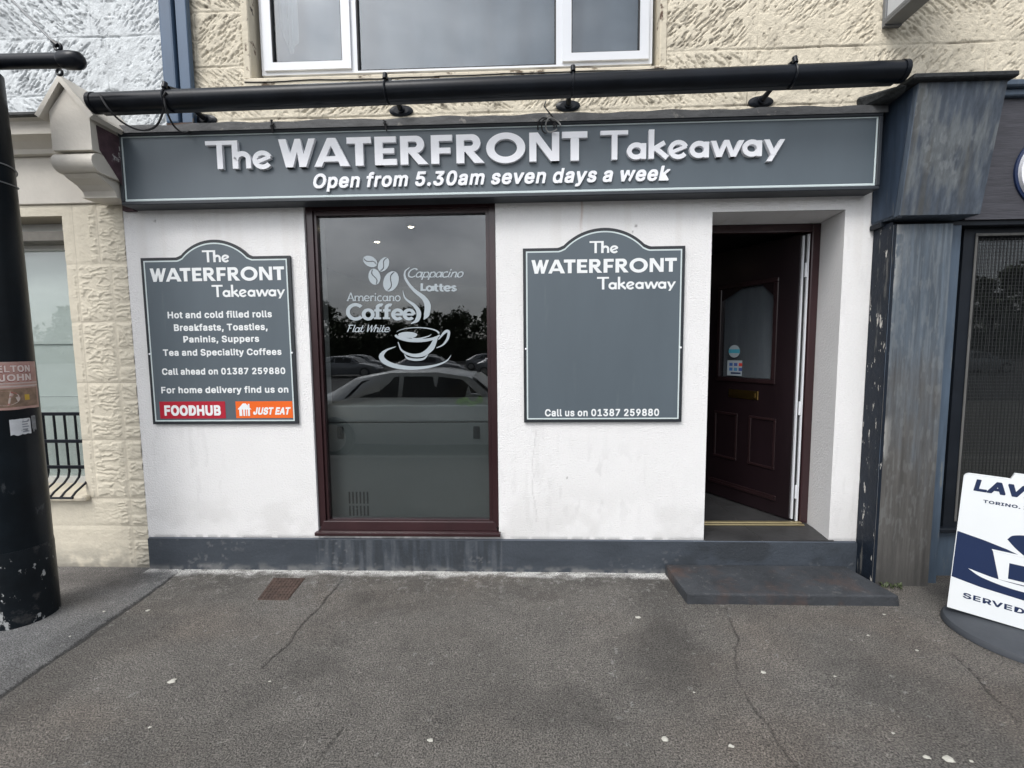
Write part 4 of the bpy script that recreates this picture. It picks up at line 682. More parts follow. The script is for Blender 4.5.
for (x0, x1) in ((UX0+.055, -1.145), (.245, UX1-.055)):
    b = wall_holes(MB(), x0, x1, UZ0+.028, 5.22, .054, .10, [(x0+.058, x1-.058, UZ0+.078, 5.16)]); cs = build(b, 'casement', m_upvc, uw)
    b = wall_holes(MB(), x0+.056, x1-.056, UZ0+.076, 5.17, .060, .09, [(x0+.064, x1-.064, UZ0+.084, 5.155)]); build(b, 'gasket', m_gasket, cs)
    b = MB(); b.box(x0+.06, x1-.06, .078, .082, UZ0+.08, 5.16); build(b, 'pane', m_upglass, cs)
b = wall_holes(MB(), -1.110, .207, UZ0+.016, 5.21, .076, .12, [(-1.100, .197, UZ0+.028, 5.19)]); build(b, 'gasket', m_gasket, uw)
b = MB(); b.box(-1.105, .202, .096, .100, UZ0+.022, 5.2); build(b, 'pane', m_upglass, uw)
b = MB()
n = 160; xs_ = [UX0+.05+(UX1-UX0-.1)*i/n for i in range(n+1)]
v = [(x, .235+.018*math.sin(x*21+2*math.sin(x*3)), z) for z in (UZ0-.1, 5.4) for x in xs_]; b.add(v, [(i, i+1, n+2+i, n+1+i) for i in range(n)]); build(b, 'net_curtain', m_blind, bld, smooth=True)
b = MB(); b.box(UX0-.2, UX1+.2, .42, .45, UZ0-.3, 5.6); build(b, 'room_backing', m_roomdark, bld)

# ------------------------------------------------------------------ fascia sign
fs = thing('fascia_sign', 'long dark grey shop sign with raised white letters above the takeaway front', 'sign', (-.23, -.06, 2.5))
FXa, FXb = -2.618, 2.158
b = MB(); b.box(FXa+.012, FXb-.012, -.108, -.002, 2.522, 2.938); build(b, 'board', m_sign, fs)
b = MB(); b.box(FXa, FXb, -.122, -.003, 2.505, 2.527, .004); b.box(FXa, FXb, -.122, -.003, 2.934, 2.956, .004); b.box(FXa, FXa+.022, -.122, -.003, 2.5275, 2.9335, .003); b.box(FXb-.022, FXb, -.122, -.003, 2.5275, 2.9335, .003); build(b, 'frame', m_fasciaedge, fs)
b = MB(); b.box(FXa+.022, FXb-.022, -.116, -.1085, 2.5275, 2.543, .003); b.box(FXa+.022, FXb-.022, -.113, -.1085, 2.926, 2.9335, .002); b.box(FXa+.022, FXa+.032, -.114, -.1085, 2.5435, 2.9255, .002); b.box(FXb-.032, FXb-.022, -.114, -.1085, 2.5435, 2.9255, .002); build(b, 'inner_line', m_line, fs)
b = MB()
N = 120
for i in range(N):
    x0 = FXa-.02+(FXb-FXa+.04)*i/N; x1 = FXa-.02+(FXb-FXa+.04)*(i+1)/N; z0, z1 = (.004*math.sin(x*9)+.003*math.sin(x*23) for x in (x0, x1))
    b.add([(x0, -.1305, 2.948), (x1, -.1305, 2.948), (x1, -.126, 2.996+z1), (x0, -.126, 2.996+z0), (x1, -.005, 3.028+z1), (x0, -.005, 3.028+z0)], [(0, 1, 2, 3), (3, 2, 4, 5)])
build(b, 'flashing', m_lead, fs, recalc=False)
YF = -.109; W3 = on_wall(YF)
yl = YF-.022
x0, x1, z = span((205.5, 170.5), (272, 168.5), yl); ZB = 2.712; CAP = .172
def raised(g, name): return build(g.mesh(W3, .022), name, m_white, fs, recalc=True)
raised(fit(deco('The'), at(206, 160, yl)[0], at(271.5, 160, yl)[0], ZB, CAP), 'lettering')
raised(fit(block_word(), at(278.5, 150, yl)[0], at(587.3, 150, yl)[0], ZB, CAP), 'lettering')
raised(fit(deco('Takeaway', .168), at(600.5, 145, yl)[0], at(785, 145, yl)[0], ZB, CAP), 'lettering')
text('lettering', [('Open from 5.30am seven days a week', at(313, 182, YF)[0], at(668, 172, YF)[0], 2.586, .090, .20)], 'bold', .012, W3, m_white, fs)

# ------------------------------------------------------------------ two wall signs
def wall_sign(label, xl, xr, z0, z1, arch, build_text, loc):
    t = thing('wall_sign', label, 'sign', loc, 'arched grey wall signs')
    def outl(d):
        a, c = xl+d, xr-d; bot, top = z0+d, z1-d; ax0, ax1, az = arch; w = ax1-ax0; mid = (ax0+ax1)/2
        ax0 += d*.35; ax1 -= d*.35; az_ = az-d; rise = az_-top; hw = (ax1-ax0)/2
        f = .05*w
        R = (hw*hw+rise*rise)/(2*rise); cz = az_-R; a0 = math.asin(hw/R)
        P = [(a, bot), (c, bot), (c, top)]
        up = [(mid+R*math.sin(a0*(1-2*i/28)), cz+R*math.cos(a0*(1-2*i/28))) for i in range(29)]
        # soften the two feet of the arch
        P += [(ax1+f, top), (ax1+f*.45, top+.004)] + [q for q in up[1:-1]] + [(ax0-f*.45, top+.004), (ax0-f, top)]
        P += [(a, top)]
        return P
    b = MB(); b.prism(outl(0), 'y', -.020, -.002); build(b, 'backing', m_signblack, t)
    b = MB(); b.prism(outl(.020), 'y', -.0215, -.0195); build(b, 'face', m_sign, t)
    o1, o2 = outl(.020), outl(.029); b = MB(); n = len(o1)
    b.add([(x, -.0222, z) for x, z in o1] + [(x, -.0222, z) for x, z in o2], [(i, (i+1) % n, n+(i+1) % n, n+i) for i in range(n)]); build(b, 'inner_line', m_line, t)
    for x in (xl+.016, xr-.016):
        q = MB().lathe((0, 0, 0), [(.007, 0), (.006, .003), (.002, .0045)], 12); q.v = [(x+p[0], -.0222-p[2], z0+(z1-z0)*.43+p[1]) for p in q.v]; build(q, 'screw', m_white, t)
    build_text(t); return t
YS = -.0216; S3 = on_wall(YS)
def s1(t):
    P = lambda X, Y: (140+X/3.94, 235+Y/3.94)
    def put(g, X0, X1, B, C, name='heading'):
        a, c, z = span(P(X0, B), P(X1, B), YS); cap = at(*P((X0+X1)/2, C), YS)[1]-at(*P((X0+X1)/2, B), YS)[1]; build(fit(g, a, c, z, cap).mesh(S3, .0012, .0001), name, m_vinyl, t)
    put(deco('The'), 247, 353, 107, 60); put(block_word(), 42, 570, 181, 128); put(deco('Takeaway', .172), 285, 573, 243, 195)
    for s, X0, X1, B, C in (('Hot and cold filled rolls', 110, 520, 326, 299), ('Breakfasts, Toasties,', 135, 503, 376, 349), ('Paninis, Suppers', 172, 470, 422, 396), ('Tea and Speciality Coffees', 92, 558, 474, 448), ('Call ahead on 01387 259880', 88, 573, 549, 523), ('For home delivery find us on', 85, 585, 622, 596)):
        a, c, z = span(P(X0, B), P(X1, B), YS); cap = at(*P(300, C), YS)[1]-at(*P(300, B), YS)[1]
        text('lettering', [(s, a, c, z, cap, 0)], 'bold', .0012, S3, m_vinyl, t)
    def patch(X0, X1, Y0, Y1, m, name):
        q = [at(*P(*k), YS) for k in ((X0, Y1), (X1, Y1), (X1, Y0), (X0, Y0))]; xa, xb = (q[0][0]+q[3][0])/2, (q[1][0]+q[2][0])/2; za, zb = (q[0][1]+q[1][1])/2, (q[2][1]+q[3][1])/2
        b = MB(); b.box(xa, xb, YS-.0012, YS, za, zb); return build(b, name, m, t), xa, xb, za, zb
    o, xa, xb, za, zb = patch(79, 337, 656, 723, m_red, 'red_sticker'); w = xb-xa; h = zb-za; V3 = on_wall(YS-.0012)
    text('lettering', [('FOODHUB', xa+.07*w, xb-.07*w, za+.20*h, .58*h, 0)], 'heavy', .0012, V3, m_vinyl, o)
    o, xa, xb, za, zb = patch(378, 602, 655, 721, m_orange, 'orange_sticker'); w = xb-xa; h = zb-za
    text('lettering', [('JUST EAT', xa+.30*w, xb-.06*w, za+.22*h, .42*h, .22)], 'heavy', .0012, V3, m_vinyl, o)
    g = Glyphs(); cx = xa+.155*w; s = h*.84; zb0 = za+.08*h
    # a little house with a knife and fork cut out of it
    g.poly([(cx-.50*s, zb0+.52*s), (cx+.50*s, zb0+.52*s), (cx+.10*s, zb0+.95*s), (cx-.10*s, zb0+.95*s)]); g.rect(cx+.26*s, zb0+.66*s, cx+.37*s, zb0+.92*s)
    g.rect(cx-.38*s, zb0+.06*s, cx-.18*s, zb0+.52*s); g.rect(cx-.10*s, zb0+.06*s, cx+.02*s, zb0+.52*s); g.rect(cx+.10*s, zb0+.06*s, cx+.17*s, zb0+.52*s); g.rect(cx+.24*s, zb0+.06*s, cx+.38*s, zb0+.52*s)
    build(g.mesh(V3, .0012, .0001), 'logo', m_vinyl, o)
x_ = [at(142.5, 259, 0)[0], at(291, 256.5, 0)[0], at(155.5, 424, 0)[0], at(299.8, 423.5, 0)[0]]
SA = (-2.610, -1.580, 1.052, 2.190); wA = SA[1]-SA[0]
wall_sign('grey arched menu sign listing rolls, breakfasts and coffees with red and orange stickers', *SA[:2], SA[2], SA[3], (SA[0]+.262*wA, SA[0]+.735*wA, 2.303), s1, (-2.1, -.01, 1.05))
def s2(t):
    P = lambda X, Y: (512+X/4, 192+Y/4)
    def put(g, X0, X1, B, C):
        a, c, z = span(P(X0, B), P(X1, B), YS); cap = at(*P((X0+X1)/2, C), YS)[1]-at(*P((X0+X1)/2, B), YS)[1]; build(fit(g, a, c, z, cap).mesh(S3, .0012, .0001), 'heading', m_vinyl, t)
    put(deco('The'), 310, 425, 244, 196); put(block_word(), 78, 658, 323, 268); put(deco('Takeaway', .172), 340, 655, 388, 338)
    a, c, z = span((545, 416), (659, 416), YS); text('lettering', [('Call us on 01387 259880', a, c, z, .049, 0)], 'bold', .0012, S3, m_vinyl, t)
SB = (-.020, 1.033, 1.057, 2.210); wB = SB[1]-SB[0]
wall_sign('grey arched sign, blank but for its heading and a phone number, beside the doorway', *SB[:2], SB[2], SB[3], (SB[0]+.24*wB, SB[0]+.765*wB, 2.333), s2, (.5, -.01, 1.05))

# ------------------------------------------------------------------ coffee lettering on the shop window
dc = thing('window_decal', 'frosted coffee cup, beans and drink names stuck on the shop window', 'decal', (-.8, .05, 1.4))
YG = .0545; G3 = on_wall(YG)
def gp(X, Y): return at(340+X/5.686, 240+Y/5.686, YG)
def decal(g, name): return build(g.xf(gp).mesh(G3, .0008, .00008), name, m_etch, dc)
for (cx, cy, a, c, ang) in ((172, 122, 43, 29, 28), (248, 139, 43, 29, 118), (196, 209, 46, 34, 78), (290, 235, 60, 42, 112)):
    g = Glyphs(); ca, sa = math.cos(math.radians(ang)), math.sin(math.radians(ang)); n = 18
    def T(u, w): return (cx+u*ca-w*sa, cy+u*sa+w*ca)
    gap = [(-a+2*a*i/n, .30*c*math.sin(PI*2*i/n)) for i in range(n+1)]
    for s in (1, -1):
        el = [(-a*math.cos(PI*i/n), s*c*math.sin(PI*i/n)) for i in range(n+1)]
        L = [T(u, w) for u, w in el]; R = [T(u*.97, (w+s*3.2) if abs(w+s*3.2) < c*math.sqrt(max(.0, 1-(u/a)**2))+.1 else w) for u, w in gap]
        g.ribbon(L, R)
    decal(g, 'coffee_bean')
decal(Glyphs().stroke(smooth_pts([(396, 156), (370, 180), (374, 222), (418, 282), (476, 330), (498, 372), (492, 425), (476, 452)]), [4, 9, 13, 17, 26, 36, 32, 3]), 'steam')
decal(Glyphs().stroke(smooth_pts([(357, 288), (372, 332), (425, 374), (448, 415), (438, 455), (404, 476)]), [2, 9, 18, 27, 24, 3]), 'steam')
g = Glyphs()
g.stroke(arc(440, 532, 122, 34, 195, 360, 30), [2, 4, 6, 10]); g.stroke(arc(440, 532, 128, 40, 168, 10, 30), [12, 20, 17, 8])
g.ribbon(arc(385, 540, 55, 18, 180, 360), arc(385, 545, 50, 12, 180, 20)); g.stroke(smooth_pts([(392, 552), (440, 562), (500, 548), (520, 536)]), [3, 9, 6, 2])
g.stroke(smooth_pts([(330, 580), (352, 628), (410, 655), (470, 650), (520, 612), (548, 552)]), [4, 10, 17, 24, 32, 20])
g.stroke(smooth_pts([(366, 650), (385, 672), (430, 681), (475, 675), (500, 652)]), [4, 12, 13, 12, 4])
g.stroke(smooth_pts([(560, 566), (596, 524), (618, 522), (612, 560), (585, 596), (548, 614)]), [6, 16, 15, 15, 9, 4])
decal(g, 'coffee_cup')
decal(Glyphs().stroke(smooth_pts([(318, 606), (262, 628), (236, 662), (262, 696), (330, 720), (430, 728), (530, 716), (602, 690), (632, 655)]), [3, 12, 30, 28, 24, 18, 12, 8, 2]), 'saucer')
def skel(word, w, slab=False, sh=0, script=False):
    g = Glyphs(); x = 0
    for ch in word:
        q = Glyphs(); S = q.stroke; sl = []
        if ch == ' ': x += .34; continue
        if ch == 'o': S(arc(.30, .32, .25, .31, 0, 360, 26), w); adv = .64
        elif ch == 'c': S(arc(.30, .32, .25, .31, 48, 318), w); adv = .58
        elif ch == 'e': S(arc(.30, .32, .25, .31, 0, 318), w); q.rect(.07, .32-w*.36, .55, .32+w*.36); adv = .63
        elif ch == 'a': S(arc(.29, .31, .23, .30, 0, 360, 24), w*.9); q.rect(.50, 0, .50+w, .64); adv = .70; sl = [(.50+w/2+.04, 0)]
        elif ch == 'p': S(arc(.34, .31, .24, .30, 0, 360, 24), w*.9); q.rect(.05, -.30, .05+w, .64); adv = .68; sl = [(.05+w/2, -.30)]
        elif ch in 'nmhr':
            q.rect(.06, 0, .06+w, 1.0 if ch == 'h' else .64); sl = [(.06+w/2, 0)]
            if ch == 'r': S([(.12, .36)]+arc(.33, .38, .20, .22, 180, 50), w); adv = .50
            else:
                S([(.12, .36)]+arc(.33, .38, .19, .22, 180, 0)+[(.52, 0)], w); sl.append((.52, 0)); adv = .68
                if ch == 'm': S([(.56, .36)]+arc(.76, .38, .19, .22, 180, 0)+[(.95, 0)], w); sl.append((.95, 0)); adv = 1.1
        elif ch == 'i': q.rect(.06, 0, .06+w, .64); q.rect(.05, .78, .07+w, .93); sl = [(.06+w/2, 0)]; adv = .30
        elif ch == 'l': q.rect(.06, 0, .06+w, 1.0); sl = [(.06+w/2, 0)]; adv = .30
        elif ch == 'f': S(arc(.36, .78, .18, .19, 60, 180)+[(.18, 0)], w); q.rect(0, .52, .40, .52+w*.75); sl = [(.18, 0)]; adv = .50 if slab else .42
        elif ch == 't': S([(.18, .92), (.18, .20)]+arc(.33, .18, .15, .16, 180, 300), w); q.rect(0, .52, .42, .52+w*.75); adv = .48
        elif ch == 's': S(smooth_pts([(.46, .52), (.30, .63), (.12, .50), (.28, .33), (.45, .17), (.28, .01), (.07, .12)]), w*.9); adv = .54
        elif ch == 'A': S([(.02, 0), (.36, 1)], w); S([(.36, 1), (.70, 0)], w); q.rect(.16, .30, .56, .30+w*.7); sl = [(.04, 0), (.68, 0)]; adv = .74
        elif ch == 'C': S(arc(.48, .5, .42, .49, 45, 318), w*1.05); adv = .88
        elif ch == 'L': q.rect(.06, 0, .06+w, 1); q.rect(.06, 0, .55, w); adv = .60
        elif ch == 'F': q.rect(.12, 0, .12+w, 1); q.rect(0, 1-w, .62, 1); q.rect(.12, .48, .52, .48+w*.8); adv = .76
        elif ch == 'W': q.slant(.25, 0, .08, 1, w*1.1); q.slant(.25, 0, .52, .95, w*.7); q.slant(.70, 0, .52, .95, w*1.1); q.slant(.70, 0, .98, 1, w*.7); adv = 1.02
        if slab:
            for (cx, cy) in sl: q.rect(cx-w*.95, cy, cx+w*.95, cy+w*.62)
        if script and ch in 'aeinpclmthr': S(smooth_pts([(adv-.16, .03), (adv-.04, .02), (adv+.10, .30)]), w*.55)
        g.extend(q.xf(lambda a, b_: (a+x+sh*b_, b_))); x += adv*(.92 if script else .97)
    return g
for word, X0, X1, B, C, w, slab, sh, scr in (('Cappacino', 386, 704, 212, 163, .125, False, .32, True), ('Lattes', 458, 665, 289, 246, .23, False, 0, False), ('Americano', 38, 345, 347, 300, .12, True, 0, False), ('Coffee', 34, 430, 450, 367, .205, True, 0, False), ('Flat White', 40, 288, 523, 482, .125, False, .32, True)):
    g = fit(skel(word, w, slab, sh, scr), X0, X1, 0, B-C); decal(g.xf(lambda x, y: (x, B-y)), 'lettering')

# ------------------------------------------------------------------ trough light over the sign
lt = thing('trough_light', 'long black tubular sign light on wall brackets above the grey shop sign', 'light', (-.2, -.3, 3.0))
A0 = (-2.562, -.30, 3.036); A1 = (2.103, -.30, 3.078); TR = .054
b = MB(); b.tube([A0, (A0[0]+.012, A0[1], A0[2])] + [tuple(A0[k]+(A1[k]-A0[k])*t for k in range(3)) for t in np.linspace(.004, .996, 24)] + [A1], [TR*.9]+[TR]*25+[TR*.9], 28); build(b, 'tube', m_black, lt, smooth=True)
for q in (A0, A1): build(MB().tube([(q[0]-.012, q[1], q[2]), (q[0]+.012, q[1], q[2])], TR*1.07, 28), 'end_cap', m_black, lt, smooth=True)
b = MB(); b.box(A0[0]+.02, A1[0]-.02, -.285, -.255, 2.998, 3.022); bb = b; bb.v = [(x, y, z+(x-A0[0])/(A1[0]-A0[0])*.04-.012) for x, y, z in bb.v]; build(b, 'diffuser', mat('dull_diffuser', (.05, .052, .055), .5, .1), lt)
for (px, py, tx, ty) in ((205, 119, 165, 90), (401, 110, 385, 78), (568, 105, 573, 72), (761, 101, 795, 61)):
    X, Z = at(px, py, -.01); tX, tZ = at(tx, ty, -.33)
    b = MB(); b.tube([(X, -.02, Z), (X+(tX-X)*.3, -.11, Z+.012), (X+(tX-X)*.72, -.235, Z+.05), (tX, -.305, Z*0+A0[2]+(tX-A0[0])/(A1[0]-A0[0])*.04+TR+.010)], [.017, .014, .013, .015], 10)
    b.tube([(X, -.012, Z), (X, -.03, Z)], .024, 14); br = build(b, 'bracket', m_black, lt, smooth=True)
    b = MB(); b.lathe((0, 0, 0), [(.046, 0), (.046, .006), (.030, .013)], 22); b.v = [(X+p[0]*1.7, -.004-p[2], Z-.004+p[1]*.75) for p in b.v]; build(b, 'wall_plate', m_black, br)
    zc = A0[2]+(tX-A0[0])/(A1[0]-A0[0])*.04
    b = MB(); b.ring((tX, -.30, zc), TR+.004, .006, 'x', 28, 6); b.tube([(tX, -.335, zc+TR-.004), (tX, -.325, zc+TR+.030)], .014, 10); build(b, 'clamp', m_black, br, smooth=True)
b = MB(); sp = [at(px, py, y) + (y,) for px, py, y in ((100, 95, -.355), (108, 108, -.36), (122, 122, -.30), (140, 130, -.25), (155, 127, -.25), (163, 112, -.30), (163, 98, -.35), (166, 92, -.36))]
b.tube(smooth_pts([(p[0], p[2], p[1]) for p in sp], 5), .0055, 8)
sp = [at(px, py, y)+(y,) for px, py, y in ((164, 98, -.36), (167, 112, -.33), (174, 126, -.20), (184, 133, -.16), (192, 128, -.10), (193, 118, -.05), (190, 112, -.02))]
b.tube(smooth_pts([(p[0], p[2], p[1]) for p in sp], 5), .0055, 8); build(b, 'cable', m_cable, lt, smooth=True)
cb = thing('cable_coil', 'loose coil of grey and black cable lying on top of the shop sign', 'cable', at(548, 118, -.06)[:1]+(-.06, 3.0))
for k, (cx, r, m) in enumerate(((546, .050, m_cable), (549, .042, m_cable), (553, .040, mat('grey_cable', (.30, .30, .29), .5, .1)))):
    X, Z = at(cx, 126, -.14); pts = [(X+r*math.cos(t)*(1+.06*k), -.135-.008*k+.02*math.sin(t*2), Z+r*math.sin(t)*.95) for t in np.linspace(-.3, PI+.3+.9*k, 22)]
    b = MB(); b.tube(pts, .0045, 7); build(b, 'cable_loop', m, cb, smooth=True)
b = MB(); b.tube([(at(*q, -.13)[0], -.13, at(*q, -.13)[1]) for q in ((553, 117), (547, 110), (544, 106), (546, 101))], .004, 6); build(b, 'cable_end', m_cable, cb)
for (px, py, lab) in ((386, 122, 'frayed dark cable end poking up behind the sign, below the second light bracket'), (272, 124, 'dark cable stub on the stone just above the sign, left of the frayed one')):
    X, Z = at(px, py, -.135); b = MB()
    for k in range(4): b.tube([(X, -.128, Z-.05), (X+random.uniform(-.012, .012), -.134, Z-.01), (X+random.uniform(-.02, .02), -.140, Z+random.uniform(-.01, .025))], .0045, 6)
    props(build(b, 'cable_stub', m_cable), lab, 'cable', 'cable stubs above the sign')

# ------------------------------------------------------------------ blue downpipe
dp = thing('downpipe', 'blue painted drainpipe and board between white and cream stone walls', 'drainpipe', (-2.27, -.04, 3.02))
b = MB(); b.box(-2.322, -2.238, -.075, -.02, 3.03, 6.6, .012, 2); build(b, 'pipe', m_blue, dp)
b = MB(); b.box(-2.224, -2.152, -.060, -.021, 3.035, 6.6, .004); build(b, 'board', m_blue, dp)
b = MB(); b.box(-2.237, -2.225, -.040, -.022, 3.035, 6.6); build(b, 'shadow_gap', m_rdark, dp)
b = MB(); b.box(-2.326, -2.148, -.070, -.024, 3.016, 3.0345, .004); build(b, 'shoe', m_rust, dp)

# ------------------------------------------------------------------ neighbour with the cream carved stone front
nb = thing('neighbour_building', 'neighbouring building with carved cream pilaster below and white painted stone above', 'building', (-3.5, 0, 0))
us = grid(-4.20, -2.362, .0046); vs2 = grid(3.03, 4.25, .0046)
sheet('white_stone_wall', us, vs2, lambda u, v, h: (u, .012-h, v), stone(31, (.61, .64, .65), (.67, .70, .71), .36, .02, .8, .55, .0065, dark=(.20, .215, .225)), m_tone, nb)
us = grid(-6.8, -2.362, .03); vs2 = grid(4.25, 6.6, .03)
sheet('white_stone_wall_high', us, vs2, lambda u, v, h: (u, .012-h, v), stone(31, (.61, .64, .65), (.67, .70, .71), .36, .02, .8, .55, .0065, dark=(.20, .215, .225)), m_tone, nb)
b = MB(); b.box(-6.8, -2.362, .014, .30, 2.5, 6.6); build(b, 'backing_wall', m_cream, nb)
JZ = (0, .31, .516, .937, 1.345, 1.766, 2.16, 2.56)
def carved(x, z):
    h = np.zeros(x.shape); e = np.full(x.shape, 9.)
    seam = np.where(z > 2.16, -2.915, -2.845); xl = np.where(z > .5, -3.085, -3.6)
    for j in JZ: e = np.minimum(e, np.abs(z-j))
    e2 = np.minimum(np.abs(x-seam), np.abs(x-xl))
    for k, j in enumerate((.12, .22, .42, .64, .80, 1.06, 1.22, 1.47, 1.60, 1.90)): e2 = np.where(x > seam, np.minimum(e2, np.abs(z-j+.01*(k % 3))), e2)
    wx = .9*fbm(x*12, z*12, 90); wz = .9*fbm(x*12+5, z*12, 91)
    n = fbm(x*15+wx*2.8, z*44+wz*2.8, 92, 2); r = 1-np.abs(2*n-1); worm = sstep(.55, .98, r)
    edge = sstep(.006, .028, np.minimum(e, e2+.002)); blk = np.where((x < -3.11) | ((z > 2.16) & (x < -2.97)), .12, 1.0)
    low = np.where((z > .31) & (z < .516) & (x < -2.93), .35, 1.0)*np.where((z < .31) & (x < -2.87) & (x > -3.15), .15, 1.0)
    h = 0.0016*edge + 0.0060*worm*edge*blk*low + .003*fbm(x*18, z*18, 93)
    jn = 1-sstep(.0015, .005, e); h = h*(1-jn); jn2 = .5*(1-sstep(.001, .004, e2))
    col = lerp3((.68, .625, .505), (.62, .57, .46), fbm(x*2, z*2, 94)); col = lerp3(col, (.25, .215, .17), np.clip(.75*jn*sstep(.3, .6, fbm(x*3, z*3, 95))+.6*jn2, 0, .8))
    foot = sstep(.22, 0, z)*sstep(.35, .65, fbm(x*9, z*9, 96)); col = lerp3(col, (.19, .185, .165), .65*foot)
    return h, col
us = grid(-4.3, XL-.002, .0055, (-3.158,)); vs2 = grid(0-.02, 2.56, .0055, (.535, 2.485))
sheet('carved_pilaster', us, vs2, lambda u, v, h: (u, .004-h, v), carved, m_tone_s, nb, holes=[(-4.25, -3.158, .535, 2.485)])
b = wall_holes(MB(), -6.8, XL-.002, -.05, 2.56, .006, .26, [(-4.25, -3.158, .535, 2.485)]); build(b, 'ground_floor_wall', m_cream, nb)
b = MB(); b.hexa([(-4.25, -.035, .50), (-3.135, -.035, .50), (-3.135, .22, .50), (-4.25, .22, .50), (-4.25, -.035, .535), (-3.135, -.035, .535), (-3.135, .22, .585), (-4.25, .22, .585)], .008); build(b, 'window_sill', m_cream, nb)
wn_ = build(wall_holes(MB(), -4.24, -3.160, .56, 2.482, .165, .24, [(-4.2, -3.215, .62, 2.30)]), 'window', mat('pale_window_paint', (.60, .60, .57), .5, .06, 5), nb)
b = MB(); b.box(-4.2, -3.19, .195, .199, .60, 2.32); build(b, 'pane', m_leftglass, wn_)
b = MB()
for k, (z0, z1, y) in enumerate(((.60, 1.22, .235), (1.222, 1.62, .250), (1.622, 2.02, .238), (2.022, 2.35, .252))): b.box(-4.2, -3.19, y, y+.01, z0, z1)
build(b, 'blind', m_roller, wn_)
b = MB(); b.box(-4.24, -3.162, .05, .163, 2.33, 2.40, .006); build(b, 'head_board', mat('dark_head_board', (.17, .16, .14), .8, .2, 8), wn_)
# cornice and frieze
b = MB(); b.box(-6.8, -2.74, -.012, .005, 2.561, 2.87, .004); build(b, 'frieze', m_palestone, nb)
b = MB(); b.prism([(.0, 2.871), (-.05, 2.871), (-.055, 2.90), (-.10, 2.93), (-.155, 2.945), (-.16, 3.02), (-.185, 3.03), (0, 3.05)], 'x', -6.8, -2.852); build(b, 'cornice', m_palestone, nb)
b = MB(); b.box(-6.8, -2.86, -.21, .0, 3.031, 3.052, .004); build(b, 'gutter_edge', mat('mossy_lead', (.06, .062, .062), .7, .3, 12), nb)
# gabled console block
cs = build(MB().prism([(-2.852, 2.772), (-2.604, 2.772), (-2.604, 2.962), (-2.735, 3.135), (-2.852, 2.998)], 'y', -.30, -.012), 'console', m_palestone, nb)
b = MB()
for (xa, za, xb, zb) in ((-2.892, 2.952, -2.748, 3.150), (-2.580, 2.940, -2.748, 3.150)):
    dx, dz = xb-xa, zb-za; L = math.hypot(dx, dz); nx, nz = (-dz/L, dx/L) if xa < xb else (dz/L, -dx/L)
    b.prism([(xa, za), (xb, zb), (xb, zb+.042), (xa+nx*.030, za+nz*.030)], 'y', -.325, -.012)
build(b, 'coping', m_palestone, cs)
b = MB(); b.prism([(-.012, 2.652), (-.20, 2.652)]+[(-.252+.060*math.cos(math.radians(t)), 2.709+.057*math.sin(math.radians(t))) for t in range(-90, -271, -15)]+[(-.012, 2.768)], 'x', -2.858, -2.602); build(b, 'roll', m_palestone, cs, smooth=True)
b = MB(); b.prism([(-.012, 2.650), (-.265, 2.650), (-.235, 2.632), (-.185, 2.612), (-.150, 2.585), (-.135, 2.555), (-.012, 2.555)], 'x', -2.842, -2.628); b.box(-2.85, -2.622, -.145, -.013, 2.546, 2.554); build(b, 'scroll', m_palestone, cs)
b = MB(); b.prism([(-.010, 2.52), (-.060, 2.55), (-.18, 2.70), (-.255, 2.79), (-.265, 2.93), (-.010, 2.93)], 'x', -2.603, -2.5985); build(b, 'painted_side', m_maroon, cs)
b = MB(); b.box(-2.70, -2.622, -.03, .0, 2.50, 2.545); build(b, 'painted_edge', m_maroon, cs)

# ------------------------------------------------------------------ railing over the neighbour's window sill
rl = thing('window_railing', 'low black iron bars fixed over the window ledge behind the black post', 'railing', (-3.6, .06, .54))
for z in (1.122, .925, .737): build(MB().box(-4.2, -3.150, .012, .026, z-.012, z+.012, .002), 'rail', m_black, rl)
x = -3.158
while x > -4.2:
    b = MB(); b.tube([(x, .040, 1.125), (x, .040, .70), (x, .030, .660), (x, -.002, .625), (x-.012, -.06, .580), (x-.02, -.085, .548)], .0075, 8); build(b, 'bar', m_black, rl, smooth=True); x -= .079
b = MB(); b.tube([(-4.2, -.088, .546), (-3.165, -.088, .546)], .008, 8); build(b, 'foot_rail', m_black, rl)

# ------------------------------------------------------------------ blue timber shopfront next door
sf = thing('neighbour_shopfront', 'worn blue timber shopfront with console, pilaster and wire mesh window', 'shopfront', (3.2, 0, 0))
cx0, cx1 = 2.207, 2.690
cs = build(MB().hexa([(cx0+.004, -.215, 2.318), (cx1-.02, -.215, 2.318), (cx1-.02, -.002, 2.318), (cx0+.004, -.002, 2.318), (cx0, -.292, 3.022), (cx1, -.292, 3.022), (cx1, -.002, 3.022), (cx0, -.002, 3.022)], .004), 'console', m_rbluewood, sf)
b = MB(); b.hexa([(cx0-.003, -.180, 2.33), (cx0-.001, -.180, 2.33), (cx0-.001, -.01, 2.33), (cx0-.003, -.01, 2.33), (cx0-.005, -.262, 3.01), (cx0-.001, -.262, 3.01), (cx0-.001, -.01, 3.01), (cx0-.005, -.01, 3.01)]); build(b, 'side_board', mat('dark_blue_side_paint', (.030, .045, .070), .5, .3, 7, (4, 4, .5), spec=.3, wear=[((.07, .08, .09), 9, .60, .12, (4, 4, .5))]), cs)
